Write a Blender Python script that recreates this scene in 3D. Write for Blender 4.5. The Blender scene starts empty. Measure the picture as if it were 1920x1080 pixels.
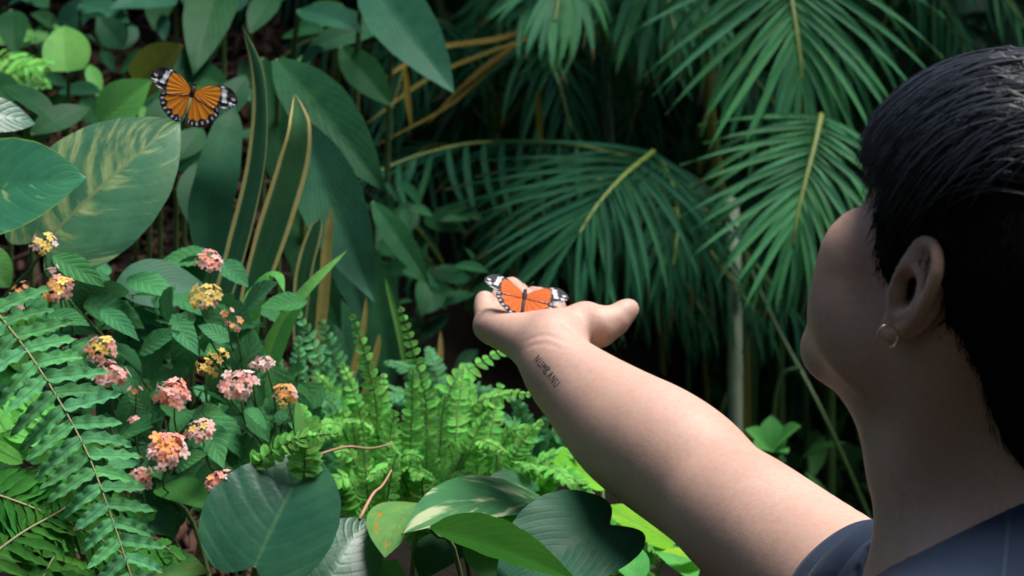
import bpy, math, random
import numpy as np
from mathutils import Vector, Matrix

random.seed(11)
rng = np.random.default_rng(11)
scene = bpy.context.scene
COL = scene.collection
R = math.radians

# ---------------------------------------------------------------- camera
CAM_H = 1.5
cam_data = bpy.data.cameras.new('camera')
cam_data.lens = 85.0
cam_data.sensor_width = 36.0
cam_data.clip_start = 0.05
cam_data.clip_end = 400.0
cam_data.dof.use_dof = True
cam_data.dof.focus_distance = 1.88
cam_data.dof.aperture_fstop = 11.0
cam = bpy.data.objects.new('camera', cam_data)
cam.location = (0, 0, CAM_H)
cam.rotation_euler = (R(90), 0, 0)
COL.objects.link(cam)
scene.camera = cam

# ---------------------------------------------------------------- sky, sun, exposure
SUN_EL, SUN_AZ = R(72), R(98)      # azimuth measured from +Y (away from the camera) towards +X
world = bpy.data.worlds.new('World')
scene.world = world
world.use_nodes = True
_wn = world.node_tree
_bg = _wn.nodes['Background']
_sky = _wn.nodes.new('ShaderNodeTexSky')
_sky.sky_type = 'NISHITA'
_sky.sun_disc = False
_sky.sun_elevation = SUN_EL
_sky.sun_rotation = SUN_AZ
_sky.air_density = 1.0
_sky.dust_density = 2.0
_sky.ozone_density = 1.0
_wn.links.new(_sky.outputs[0], _bg.inputs[0])
_bg.inputs[1].default_value = 0.07
sun_data = bpy.data.lights.new('sun', 'SUN')
sun_data.energy = 3.6
sun_data.angle = R(33)
sun_data.color = (1.0, 0.985, 0.955)
sun = bpy.data.objects.new('sun', sun_data)
_sd = Vector((math.sin(SUN_AZ) * math.cos(SUN_EL), math.cos(SUN_AZ) * math.cos(SUN_EL), math.sin(SUN_EL)))
sun.rotation_euler = _sd.to_track_quat('Z', 'Y').to_euler()
sun.location = (0, 0, 12)
COL.objects.link(sun)
vs = scene.view_settings
vs.view_transform = 'Standard'
vs.look = 'None'
vs.gamma = 1.0
vs.use_curve_mapping = False
vs.exposure = 1.0
scene.cycles.max_bounces = 5
scene.cycles.diffuse_bounces = 3
scene.cycles.glossy_bounces = 2
scene.cycles.transmission_bounces = 4
scene.cycles.transparent_max_bounces = 6
scene.cycles.use_denoising = True
scene.cycles.use_adaptive_sampling = True
scene.cycles.adaptive_threshold = 0.025

# ---------------------------------------------------------------- helpers
FPX = 85.0 / 36.0 * 1920.0


def P(px, py, d):
    """A point of the place from where it stands in the photograph (1920 x 1080) and its distance."""
    return Vector(((px - 960) / FPX * d, d, CAM_H - (py - 540) / FPX * d))


WORLD = {}


def wpos(o):
    return WORLD.get(o.name, Vector((0, 0, 0)))


def put(name, data, parent=None, m=None, origin=None):
    """Link one object. m: world matrix (children of translated parents only); origin: world origin of mesh given relative to it."""
    o = bpy.data.objects.new(name, data)
    COL.objects.link(o)
    if m is None:
        m = Matrix.Translation(origin if origin is not None else (0, 0, 0))
    if parent is not None:
        o.parent = parent
        o.matrix_basis = Matrix.Translation(-wpos(parent)) @ m
    else:
        o.matrix_basis = m
    WORLD[o.name] = m.to_translation()
    return o


def thing(name, label, cat, loc, group=None):
    o = put(name, None, None, origin=Vector(loc))
    o.empty_display_size = 0.05
    o['label'] = label
    o['category'] = cat
    if group:
        o['group'] = group
    return o


def tag(o, label, cat, group=None):
    o['label'] = label
    o['category'] = cat
    if group:
        o['group'] = group
    return o


def mk_mesh(name, verts, faces, mat, uvs=None, smooth=True, mat_idx=None):
    me = bpy.data.meshes.new(name)
    verts = np.asarray(verts, dtype=np.float32)
    if isinstance(faces, np.ndarray):
        n = faces.shape[1]
        nf = faces.shape[0]
        me.vertices.add(len(verts))
        me.vertices.foreach_set('co', verts.ravel())
        me.loops.add(nf * n)
        li = faces.astype(np.int32).ravel()
        me.loops.foreach_set('vertex_index', li)
        me.polygons.add(nf)
        me.polygons.foreach_set('loop_start', np.arange(0, nf * n, n, dtype=np.int32))
        me.update(calc_edges=True)
    else:
        me.from_pydata([tuple(v) for v in verts], [], [tuple(f) for f in faces])
        li = np.array([i for f in faces for i in f], dtype=np.int32)
    if uvs is not None:
        lay = me.uv_layers.new(name='UVMap')
        lay.data.foreach_set('uv', np.asarray(uvs, dtype=np.float32)[li].ravel())
    if smooth:
        me.polygons.foreach_set('use_smooth', np.ones(len(me.polygons), dtype=bool))
    for mm in (mat if isinstance(mat, (list, tuple)) else [mat]):
        me.materials.append(mm)
    if mat_idx is not None:
        me.polygons.foreach_set('material_index', np.asarray(mat_idx, dtype=np.int32))
    me.update()
    return me


def grid_faces(nu, nv, off=0, closed=False):
    """Quads of a (nu x nv) vertex grid, row-major in u."""
    iu = np.arange(nu - 1)[:, None]
    nvq = nv if closed else nv - 1
    iv = np.arange(nvq)[None, :]
    j = (iv + 1) % nv
    a = iu * nv + iv
    b = iu * nv + j
    c = (iu + 1) * nv + j
    d = (iu + 1) * nv + iv
    return np.stack([a, b, c, d], -1).reshape(-1, 4) + off


def bez(p0, p1, p2, p3, n):
    t = np.linspace(0, 1, n)[:, None]
    p0, p1, p2, p3 = [np.array(p, float) for p in (p0, p1, p2, p3)]
    return (1 - t) ** 3 * p0 + 3 * (1 - t) ** 2 * t * p1 + 3 * (1 - t) * t * t * p2 + t ** 3 * p3


def catmull(pts, n):
    pts = np.array([list(p) for p in pts], float)
    ext = np.vstack([2 * pts[0] - pts[1], pts, 2 * pts[-1] - pts[-2]])
    out = []
    m = len(pts) - 1
    for q in np.linspace(0, m, n):
        i = min(int(q), m - 1)
        t = q - i
        a, b, c, d = ext[i], ext[i + 1], ext[i + 2], ext[i + 3]
        out.append(0.5 * (2 * b + (c - a) * t + (2 * a - 5 * b + 4 * c - d) * t * t + (3 * b - a - 3 * c + d) * t ** 3))
    return np.array(out)


def tube(path, rad, sides=6):
    """(verts, faces) of a tube round a polyline with a radius per point."""
    path = np.asarray(path, float)
    n = len(path)
    rad = np.broadcast_to(np.asarray(rad, float), (n,))
    tan = np.gradient(path, axis=0)
    tan /= np.linalg.norm(tan, axis=1)[:, None] + 1e-12
    up = np.array([0.31, 0.17, 0.93]) if abs(tan[0][2]) < 0.85 else np.array([0.9, 0.3, 0.1])
    vs_ = []
    x = np.cross(tan[0], up)
    x /= np.linalg.norm(x)
    for i in range(n):
        x = x - tan[i] * np.dot(x, tan[i])
        x /= np.linalg.norm(x) + 1e-12
        y = np.cross(tan[i], x)
        a = np.arange(sides) * 2 * math.pi / sides
        vs_.append(path[i] + rad[i] * (np.cos(a)[:, None] * x + np.sin(a)[:, None] * y))
    v = np.concatenate(vs_)
    f = grid_faces(n, sides, 0, True)
    v = np.vstack([v, path[:1], path[-1:]])
    k = len(v)
    caps = [[k - 2, (i + 1) % sides, i, i] for i in range(sides)]
    b = (n - 1) * sides
    caps += [[k - 1, b + i, b + (i + 1) % sides, b + (i + 1) % sides] for i in range(sides)]
    faces = [tuple(q) for q in f] + [tuple(c[:3]) for c in caps]
    return v, faces


def tubes(paths, rads, sides=3):
    """Many tubes at once: paths (N, S, 3), rads (N, S) -> verts, quads."""
    n, s, _ = paths.shape
    tan = np.gradient(paths, axis=1)
    tan /= np.linalg.norm(tan, axis=2)[..., None] + 1e-12
    x = np.cross(tan, np.array([0.31, 0.52, 0.79]))
    x /= np.linalg.norm(x, axis=2)[..., None] + 1e-12
    y = np.cross(tan, x)
    a = np.arange(sides) * 2 * math.pi / sides
    v = paths[:, :, None, :] + rads[:, :, None, None] * (np.cos(a)[None, None, :, None] * x[:, :, None, :] + np.sin(a)[None, None, :, None] * y[:, :, None, :])
    f = grid_faces(s, sides, 0, True)
    fs = f[None] + (np.arange(n) * s * sides)[:, None, None]
    return v.reshape(-1, 3), fs.reshape(-1, 4)


def merge(parts):
    """Join (verts, faces) lists."""
    V, Fc, off = [], [], 0
    for v, f in parts:
        V.append(np.asarray(v, float))
        Fc += [tuple(int(i) + off for i in q) for q in f]
        off += len(v)
    return np.vstack(V), Fc


def frame(y, n):
    """Rotation whose Y is y and whose Z is n made square to it."""
    y = Vector(y).normalized()
    z = Vector(n)
    z = (z - y * z.dot(y))
    if z.length < 1e-6:
        z = y.orthogonal()
    z.normalize()
    x = y.cross(z)
    return Matrix((x, y, z)).transposed()


# ---------------------------------------------------------------- materials
class NT:
    def __init__(self, name):
        self.mat = bpy.data.materials.new(name)
        self.mat.use_nodes = True
        self.t = self.mat.node_tree
        self.t.nodes.clear()

    def n(self, kind, out=0, ins=None, **kw):
        nd = self.t.nodes.new('ShaderNode' + kind)
        for k, v in kw.items():
            setattr(nd, k, v)
        for k, v in (ins or {}).items():
            s = nd.inputs[k]
            if isinstance(v, bpy.types.NodeSocket):
                self.t.links.new(v, s)
            else:
                if hasattr(s.default_value, '__len__') and not hasattr(v, '__len__'):
                    v = (v, v, v, 1)[:len(s.default_value)]
                if hasattr(v, '__len__') and len(v) == 3 and len(s.default_value) == 4:
                    v = (*v, 1)
                s.default_value = v
        return nd.outputs[out] if out is not None else nd

    def math(self, op, a, b=0.0, c=None, clamp=False):
        ins = {0: a, 1: b}
        if c is not None:
            ins[2] = c
        return self.n('Math', ins=ins, operation=op, use_clamp=clamp)

    def mix(self, f, a, b, blend='MIX'):
        nd = self.t.nodes.new('ShaderNodeMix')
        nd.data_type = 'RGBA'
        nd.blend_type = blend
        for k, v in ((0, f), (6, a), (7, b)):
            if isinstance(v, bpy.types.NodeSocket):
                self.t.links.new(v, nd.inputs[k])
            else:
                nd.inputs[k].default_value = v if k == 0 else ((*v, 1) if len(v) == 3 else v)
        return nd.outputs[2]

    def ramp(self, f, lo, hi):
        return self.n('MapRange', ins={0: f, 1: lo, 2: hi, 3: 0.0, 4: 1.0})

    def noise(self, scale, vec=None, detail=3.0, rough=0.55):
        ins = {'Scale': scale, 'Detail': detail, 'Roughness': rough}
        if vec is not None:
            ins['Vector'] = vec
        return self.n('TexNoise', 0, ins)

    def obj(self):
        return self.n('TexCoord', 3)

    def bump(self, h, dist, strength=1.0):
        return self.n('Bump', 0, {'Height': h, 'Distance': dist, 'Strength': strength})

    def out(self, sh):
        o = self.t.nodes.new('ShaderNodeOutputMaterial')
        self.t.links.new(sh, o.inputs[0])
        return self.mat

    def principled(self, **kw):
        names = {'col': 'Base Color', 'rough': 'Roughness', 'spec': 'Specular IOR Level', 'metal': 'Metallic', 'normal': 'Normal',
                 'sss': 'Subsurface Weight', 'sssr': 'Subsurface Radius', 'ssss': 'Subsurface Scale', 'sheen': 'Sheen Weight',
                 'aniso': 'Anisotropic', 'coat': 'Coat Weight', 'coatr': 'Coat Roughness', 'emit': 'Emission Strength', 'emitc': 'Emission Color'}
        return self.n('BsdfPrincipled', 0, {names[k]: v for k, v in kw.items()})


def plain(name, col, rough=0.6, spec=0.3, var=0.25, scale=30.0, bump=0.0, metal=0.0):
    """A surface with uneven tone: colour, noise, a little relief."""
    t = NT(name)
    co = t.obj()
    nz = t.noise(scale, co)
    c = t.mix(nz, tuple(x * (1 - var) for x in col), tuple(min(1, x * (1 + var)) for x in col))
    kw = dict(col=c, rough=rough, spec=spec, metal=metal)
    if bump:
        kw['normal'] = t.bump(t.noise(scale * 4, co), bump)
    return t.out(t.principled(**kw))


def leaf_mat(name, dark, light, rough=0.42, transl=0.28, midrib=None, midw=0.03, veins=0.0, vfreq=9.0, slant=0.35,
             varieg=None, vlo=0.52, vhi=0.62, vscale=(3, 9), margin=None, mwid=0.12, spots=None, rnd=0.35, spec=0.06, bump=0.0006, sp_lo=0.66,
             inner=None, ntrans=None, tip=None):
    """Leaf: two greens mixed by noise, side veins, midrib, pale variegation that runs along the veins, coloured margins, brown spots; half lets light through."""
    g_ = 1.75
    dark, light = tuple(x * g_ for x in dark), tuple(x * g_ for x in light)
    rough = rough + 0.06
    t = NT(name)
    uv = t.n('TexCoord', 2)
    sp = t.n('SeparateXYZ', None, {0: uv})
    u, v = sp.outputs[0], sp.outputs[1]
    a = t.math('ABSOLUTE', t.math('MULTIPLY_ADD', v, 2.0, -1.0))
    oi = t.n('ObjectInfo', None)
    rv = oi.outputs['Random']
    along = t.math('SUBTRACT', u, t.math('MULTIPLY', a, slant))
    off = t.math('MULTIPLY', rv, 17.0)
    co = t.n('TexCoord', 3)
    nz = t.n('TexNoise', 0, {'Vector': co, 'Scale': 22.0, 'Detail': 3.0, 'W': off}, noise_dimensions='4D')
    col = t.mix(t.ramp(nz, 0.3, 0.7), dark, light)
    bl = t.n('TexNoise', 0, {'Vector': co, 'Scale': 7.0, 'Detail': 4.0, 'Roughness': 0.65, 'W': off}, noise_dimensions='4D')
    col = t.mix(t.math('MULTIPLY', t.ramp(bl, 0.52, 0.72), 0.45), col, (light[0] * 2.0, light[1] * 1.25, light[2] * 0.9))
    col = t.mix(t.math('MULTIPLY', t.ramp(bl, 0.45, 0.28), 0.5), col, tuple(x * 0.6 for x in dark))
    sp2 = t.n('TexNoise', 0, {'Vector': co, 'Scale': 75.0, 'Detail': 3.0, 'Roughness': 0.7})
    col = t.mix(t.math('MULTIPLY', t.ramp(sp2, 0.50, 0.72), 0.30), col, tuple(x * 0.5 for x in dark))
    if veins:
        w = t.math('SINE', t.math('MULTIPLY', along, vfreq * 6.283))
        w = t.math('POWER', t.math('MULTIPLY_ADD', w, 0.5, 0.5), 4.0)
        col = t.mix(t.math('MULTIPLY', w, veins), col, tuple(min(1, x * 1.9 + 0.01) for x in light))
        hgt = w
    else:
        hgt = None
    if inner is not None:
        # pale centre bands that run along the blade
        vec = t.n('CombineXYZ', 0, {0: t.math('MULTIPLY', u, 1.2), 1: t.math('MULTIPLY', v, 14.0), 2: off})
        b = t.noise(1.0, vec, 2.0)
        col = t.mix(t.math('MULTIPLY', t.ramp(b, 0.55, 0.66), 0.8), col, inner)
    if varieg is not None:
        side = t.math('GREATER_THAN', v, 0.5)
        vec = t.n('CombineXYZ', 0, {0: t.math('MULTIPLY', along, vscale[1]), 1: t.math('MULTIPLY', a, vscale[0] * 0.35),
                                   2: t.math('ADD', off, t.math('MULTIPLY', side, 7.3))})
        b = t.noise(1.0, vec, 4.0, 0.62)
        big = t.n('TexNoise', 0, {'Vector': uv, 'Scale': 2.2, 'Detail': 1.0, 'W': off}, noise_dimensions='4D')
        m = t.ramp(t.math('ADD', t.math('MULTIPLY', b, 0.62), t.math('MULTIPLY', big, 0.42)), vlo, vhi)
        col = t.mix(m, col, varieg)
    if spots is not None:
        s = t.n('TexNoise', 0, {'Vector': uv, 'Scale': 6.5, 'Detail': 2.0, 'W': off}, noise_dimensions='4D')
        col = t.mix(t.ramp(s, sp_lo, sp_lo + 0.05), col, spots)
    if tip is not None:
        worn = t.ramp(t.math('FRACT', t.math('MULTIPLY', rv, 3.3)), 0.35, 0.9)
        tn = t.n('TexNoise', 0, {'Vector': co, 'Scale': 40.0, 'W': off}, noise_dimensions='4D')
        at = t.math('SUBTRACT', t.math('ADD', u, t.math('MULTIPLY_ADD', tn, 0.12, -0.06)), t.math('MULTIPLY_ADD', worn, -0.14, 0.98))
        col = t.mix(t.ramp(at, 0.0, 0.03), col, tip)
    if midrib is not None:
        col = t.mix(t.math('SUBTRACT', 1.0, t.ramp(a, midw * 0.5, midw * 1.3)), col, midrib)
    if margin is not None:
        wob = t.n('TexNoise', 0, {'Vector': uv, 'Scale': 5.0, 'W': off}, noise_dimensions='4D')
        e = t.math('ADD', a, t.math('MULTIPLY_ADD', wob, 0.16, -0.08))
        col = t.mix(t.ramp(e, 1 - mwid * 1.15, 1 - mwid * 0.85), col, margin)
    if rnd:
        br = t.math('MULTIPLY_ADD', rv, rnd * 2, 1 - rnd)
        hs = t.n('HueSaturation', 0, {'Hue': t.math('MULTIPLY_ADD', t.math('FRACT', t.math('MULTIPLY', rv, 7.7)), 0.03, 0.485), 'Saturation': 1.0, 'Value': br, 'Color': col})
        col = hs
    fine = t.n('TexNoise', 0, {'Vector': co, 'Scale': 160.0, 'Detail': 2.0})
    h = fine if hgt is None else t.math('SUBTRACT', t.math('MULTIPLY', fine, 0.35), t.math('MULTIPLY', hgt, 0.18))
    nrm = t.bump(h, bump)
    rg = t.math('MULTIPLY_ADD', nz, 0.25, rough - 0.12)
    s1 = t.principled(col=col, rough=rg, spec=spec, normal=nrm)
    tc = t.mix(0.5, col, tuple(min(1, x * 1.6) for x in light)) if ntrans is None else t.mix(0.6, col, ntrans)
    s2 = t.n('BsdfTranslucent', 0, {'Color': tc, 'Normal': nrm})
    sh = t.n('MixShader', 0, {0: transl, 1: s1, 2: s2})
    return t.out(sh)
# ================================================================ ground, bank, added canopy
def sstep(a, b, x):
    t_ = np.clip((x - a) / (b - a), 0, 1)
    return t_ * t_ * (3 - 2 * t_)


def bank_h(x, y):
    """Height of the planted bank."""
    x = np.asarray(x, float)
    y = np.asarray(y, float)
    right = sstep(-0.50, 0.05, x)
    far_r = sstep(0.05, 0.6, x)
    y0 = 2.02 + far_r * 1.0
    up = sstep(y0, y0 + 0.28, y) * (1.0 - 0.20 * far_r)
    rise = np.maximum(y - y0 - 0.2, 0) * (0.52 - 0.26 * right) + np.maximum(y - 5.4, 0) * 0.5 * right
    bumps = 0.03 * np.sin(3.1 * x + 1.7 * y) + 0.025 * np.sin(7.3 * x - 4.1 * y + 1) + 0.012 * np.sin(17 * x + 13 * y)
    return up + np.minimum(rise, 4.0) + bumps * np.minimum(up, 1)


def bz(x, y):
    return float(bank_h(x, y))


t = NT('soil')
co = t.obj()
n1 = t.noise(5.0, co, 6.0, 0.65)
n2 = t.noise(60.0, co, 5.0, 0.7)
c = t.mix(n1, (0.005, 0.004, 0.003), (0.014, 0.010, 0.007))
c = t.mix(t.math('MULTIPLY', t.ramp(n2, 0.5, 0.75), 0.6), c, (0.024, 0.015, 0.010))
M_SOIL = t.out(t.principled(col=c, rough=0.95, spec=0.1, normal=t.bump(n2, 0.012)))
t = NT('trodden_path')
co = t.obj()
n1 = t.noise(2.0, co, 6.0, 0.65)
n2 = t.noise(90.0, co, 4.0, 0.7)
c = t.mix(n1, (0.028, 0.023, 0.018), (0.05, 0.042, 0.033))
M_PATH = t.out(t.principled(col=c, rough=0.95, spec=0.1, normal=t.bump(n2, 0.006)))

gr = put('ground', mk_mesh('ground', [(-120, -120, 0), (120, -120, 0), (120, 120, 0), (-120, 120, 0)], [(0, 1, 2, 3)], M_PATH))
gr['kind'] = 'structure'
nx, ny = 150, 150
gx = np.linspace(-7, 7, nx)
gy = np.concatenate([np.linspace(2.0, 4.5, 90), np.linspace(4.5, 12, 61)[1:]])
X, Y = np.meshgrid(gx, gy, indexing='ij')
Z = bank_h(X, Y) - 0.02
bank = put('bank', mk_mesh('bank', np.stack([X, Y, Z], -1).reshape(-1, 3), grid_faces(nx, len(gy))[:, ::-1], M_SOIL))
bank['kind'] = 'structure'

# bark mulch lying on the bank
M_BARK = plain('bark_chip', (0.060, 0.031, 0.020), 0.9, 0.15, 0.7, 9.0)
ch_v, ch_f = [], []
cub = np.array([[-1, -1, -1], [1, -1, -1], [1, 1, -1], [-1, 1, -1], [-1, -1, 1], [1, -1, 1], [1, 1, 1], [-1, 1, 1]], float) * 0.5
cfc = np.array([[0, 3, 2, 1], [4, 5, 6, 7], [0, 1, 5, 4], [1, 2, 6, 5], [2, 3, 7, 6], [3, 0, 4, 7]])
for k in range(4200):
    x = rng.uniform(-1.3, -0.25)
    y = rng.uniform(2.6, 4.8)
    s = np.array([rng.uniform(0.006, 0.014), rng.uniform(0.018, 0.055), rng.uniform(0.003, 0.007)])
    a = rng.uniform(0, 6.28)
    tl = rng.normal(scale=0.4)
    m = np.array(Matrix.Rotation(a, 3, 'Z') @ Matrix.Rotation(0.5 + tl, 3, 'X') @ Matrix.Rotation(rng.normal(scale=0.3), 3, 'Y'))
    jit = cub * s * (1 + rng.uniform(-0.35, 0.35, (8, 3)))
    ch_v.append(jit @ m.T + np.array([x, y, bz(x, y) + 0.002]))
    ch_f.append(cfc + 8 * k)
mul = put('bark_mulch', mk_mesh('bark_mulch', np.concatenate(ch_v), np.concatenate(ch_f), M_BARK, smooth=False))
mul['kind'] = 'stuff'
mul['label'] = 'brown bark mulch scattered over the planted bank'

# leaf-sized faces spread through a crown's volume
def leaf_cloud(n, c, r, size, hollow=0.35, aspect=2.2, rg=rng, updir=0.5):
    c, r = np.array(c, float), np.array(r, float)
    d = rg.normal(size=(n, 3))
    d /= np.linalg.norm(d, axis=1)[:, None]
    lump = 1 + 0.22 * np.sin(5 * d[:, 0] + 2 * d[:, 2]) + 0.18 * np.sin(9 * d[:, 1] - 4 * d[:, 2])
    rad = rg.uniform(hollow ** 3, 1, n) ** (1 / 3) * lump
    p = c + d * r * rad[:, None]
    ax = rg.normal(size=(n, 3))
    ax[:, 2] -= 0.4
    ax /= np.linalg.norm(ax, axis=1)[:, None]
    nn = rg.normal(size=(n, 3))
    nn[:, 2] += updir * 2
    nn -= ax * (nn * ax).sum(1)[:, None]
    nn /= np.linalg.norm(nn, axis=1)[:, None]
    sd = np.cross(ax, nn)
    L = rg.uniform(0.6, 1.3, n) * size
    W = L / aspect
    rows = [(0.0, 0.05, 0.0), (0.14, 0.30, 0.03), (0.34, 0.47, 0.05), (0.58, 0.42, 0.04), (0.82, 0.22, -0.02), (1.0, 0.02, -0.10)]
    vv = []
    for a, w, z in rows:
        for s in (-1, 1):
            vv.append(p + ax * (L * a)[:, None] + sd * (W * w * s)[:, None] + nn * (L * z)[:, None])
    v = np.stack(vv, 1).reshape(-1, 3)
    f = np.array([[2 * q, 2 * q + 1, 2 * q + 3, 2 * q + 2] for q in range(5)])
    f = (f[None] + 12 * np.arange(n)[:, None, None]).reshape(-1, 4)
    uv = np.tile(np.array([[a, 0.5 + 0.5 * s] for a, w, z in rows for s in (-1, 1)]), (n, 1))
    return v, f, uv


M_TRUNK = plain('trunk_bark', (0.085, 0.065, 0.045), 0.95, 0.1, 0.5, 12.0, 0.01)
M_CANOPY = leaf_mat('canopy_leaf', (0.020, 0.055, 0.012), (0.045, 0.10, 0.022), rnd=0.0, transl=0.22, bump=0.0)


def tree(name, label, base, height, crown_c, crown_r, n, size):  # trees added out of view so their crowns block sky and sun
    o = thing(name, label, 'tree', base, 'unseen trees added to block light')
    b = np.array(base, float)
    cc = np.array(crown_c, float)
    parts = [tube(catmull([b - [0, 0, 0.1], b + [0.03, 0.05, height * 0.45], (b + [0, 0, height]) * 0.6 + cc * 0.4, cc], 14), np.linspace(0.15, 0.04, 14), 10)]
    for k in range(7):
        a = k * 0.9
        q = cc + np.array(crown_r) * 0.75 * np.array([math.cos(a), math.sin(a), 0.3 * math.sin(2.3 * a)])
        s = b * 0.35 + cc * 0.65
        parts.append(tube(catmull([s, (s + q) / 2 + [0, 0, 0.15], q], 8), np.linspace(0.06, 0.012, 8), 6))
    v, f = merge(parts)
    put('trunk', mk_mesh('trunk', v - b, f, M_TRUNK), o, origin=Vector(base))
    v, f, uv = leaf_cloud(n, crown_c, crown_r, size)
    cr = put('crown', mk_mesh('crown', v - b, f, M_CANOPY, uv), o, origin=Vector(base))
    cr['kind'] = 'stuff'
    return o


tree('added_shade_tree', 'broad unseen tree added behind the photographer to block sky light', (-1.3, -1.9, 0), 2.6, (0.0, -1.8, 2.6), (3.4, 1.9, 1.7), 6500, 0.26)
tree('added_shade_tree', 'leafy unseen tree added to the right of the path to block light', (4.6, 0.6, 0), 2.6, (4.4, 0.2, 2.4), (1.6, 2.2, 1.6), 2600, 0.24)
tree('added_shade_tree', 'leafy unseen tree added to the left of the path to block light', (-4.4, 0.4, 0), 2.6, (-4.2, 0.4, 2.6), (1.5, 2.0, 1.9), 2400, 0.24)
tree('added_shade_tree', 'low-branched unseen tree added over the dim palms to darken the background', (2.6, 5.8, bz(2.6, 5.8)), 1.6, (0.5, 4.85, 3.3), (3.5, 1.45, 0.75), 5200, 0.24)
tree('added_shade_tree', 'tall unseen tree added on top of the bank behind the palms to block light', (1.2, 7.4, bz(1.2, 7.4)), 2.2, (0.6, 7.4, 5.2), (4.2, 1.9, 1.5), 4200, 0.24)
# ================================================================ leaves and blades
PROF = {
    'heart': ([0, .06, .15, .28, .42, .58, .74, .87, .95, 1], [.62, .80, .93, 1.0, .96, .82, .57, .30, .12, 0]),
    'ovate': ([0, .05, .15, .30, .45, .62, .78, .90, 1], [.06, .40, .78, 1.0, .97, .76, .44, .18, 0]),
    'lance': ([0, .08, .22, .40, .60, .80, .93, 1], [.16, .45, .82, 1.0, .86, .50, .18, 0]),
    'pinna': ([0, .05, .15, .35, .60, .82, .94, 1], [.55, .92, 1.0, .95, .80, .52, .28, 0]),
    'leaflet': ([0, .05, .15, .35, .60, .82, .95, 1], [.25, .62, .92, 1.0, .86, .52, .18, 0]),
    'strap': ([0, .1, .3, .55, .8, .93, 1], [.55, .8, 1.0, .95, .66, .28, 0]),
}


def leaf_geo(L, W, prof='ovate', nu=22, nv=9, bend=0.4, fold=0.15, ripple=0.0, nrip=7, lobe=0.0, wave=0.0, nwave=5, serr=0.0, nser=14, twist=0.0, cup=0.0, seed=0, curl=0.0, sweep=0.0):
    """Local verts (X across, Y along, Z up), uv and quads of one leaf."""
    rg = np.random.default_rng(seed)
    u = np.linspace(0, 1, nu)
    v = np.linspace(-1, 1, nv)
    w = np.interp(u, *PROF[prof])
    w = np.convolve(np.pad(w, 1, mode='edge'), [0.25, 0.5, 0.25], 'valid')
    w[-1] = 0.0
    U, Vv = np.meshgrid(u, v, indexing='ij')
    Wd = w[:, None] * W * 0.5
    if serr:
        Wd = Wd * (1 + serr * (2 * ((U * nser) % 1.0) - 1) * (np.abs(Vv) > 0.99))
    Xs = Vv * Wd
    A = np.abs(Vv)
    Ys = L * (U - lobe * (1 - U) ** 2.2 * (1.15 * np.sin(math.pi * 0.80 * A) if prof == 'heart' else A ** 1.3) + 0.05 * A * np.sin(math.pi * U))
    ph = rg.uniform(0, 6.28, 4)
    Zs = fold * np.abs(Xs) - cup * Xs ** 2 / (W + 1e-9)
    if ripple:
        Zs = Zs + ripple * np.sin(2 * math.pi * nrip * (U + 0.04 * np.sin(9 * U + ph[3]) - 0.28 * A) + np.sign(Vv) * 0.6) * A * np.minimum(1, w[:, None] * 1.2) ** 2 * (0.6 + 0.4 * np.sin(5 * U + ph[0]))
    if wave:
        Zs = Zs + wave * np.sin(2 * math.pi * nwave * U + ph[0] + (Vv > 0) * ph[1]) * A ** 2 * np.minimum(1, w[:, None] * 1.3)
    Zs = Zs + 0.02 * L * np.sin(3 * U + ph[2]) * Vv * 0.5
    tw = twist * U
    Xr = Xs * np.cos(tw) - Zs * np.sin(tw)
    Zr = Xs * np.sin(tw) + Zs * np.cos(tw)
    # bend along the length
    yy = Ys / L
    ang = bend * yy + curl * np.maximum(yy - 0.6, 0) ** 2
    n = 60
    tt = np.linspace(-0.5, 1.1, n)
    aa = bend * tt + curl * np.maximum(tt - 0.6, 0) ** 2
    cy = np.concatenate([[0], np.cumsum(np.cos((aa[1:] + aa[:-1]) / 2) * np.diff(tt))])
    cz = np.concatenate([[0], np.cumsum(-np.sin((aa[1:] + aa[:-1]) / 2) * np.diff(tt))])
    cy -= np.interp(0, tt, cy)
    cz -= np.interp(0, tt, cz)
    Yb = L * np.interp(yy, tt, cy) + Zr * np.sin(ang)
    Zb = L * np.interp(yy, tt, cz) + Zr * np.cos(ang)
    Xr = Xr + sweep * yy ** 2
    verts = np.stack([Xr, Yb, Zb], -1).reshape(-1, 3)
    uv = np.stack([U, Vv * 0.5 + 0.5], -1).reshape(-1, 2)
    return verts, grid_faces(nu, nv), uv


def chord_fix(verts, nu, nv, length):
    """Turn a bent leaf so that its tip lies on +Y at the given distance."""
    tip = verts.reshape(nu, nv, 3)[-1, nv // 2]
    a = math.atan2(tip[2], tip[1])
    ca, sa = math.cos(-a), math.sin(-a)
    y = verts[:, 1] * ca - verts[:, 2] * sa
    z = verts[:, 1] * sa + verts[:, 2] * ca
    s = length / math.hypot(tip[1], tip[2])
    return np.stack([verts[:, 0], y * s, z * s], -1)


LEAFN = [0]


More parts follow.
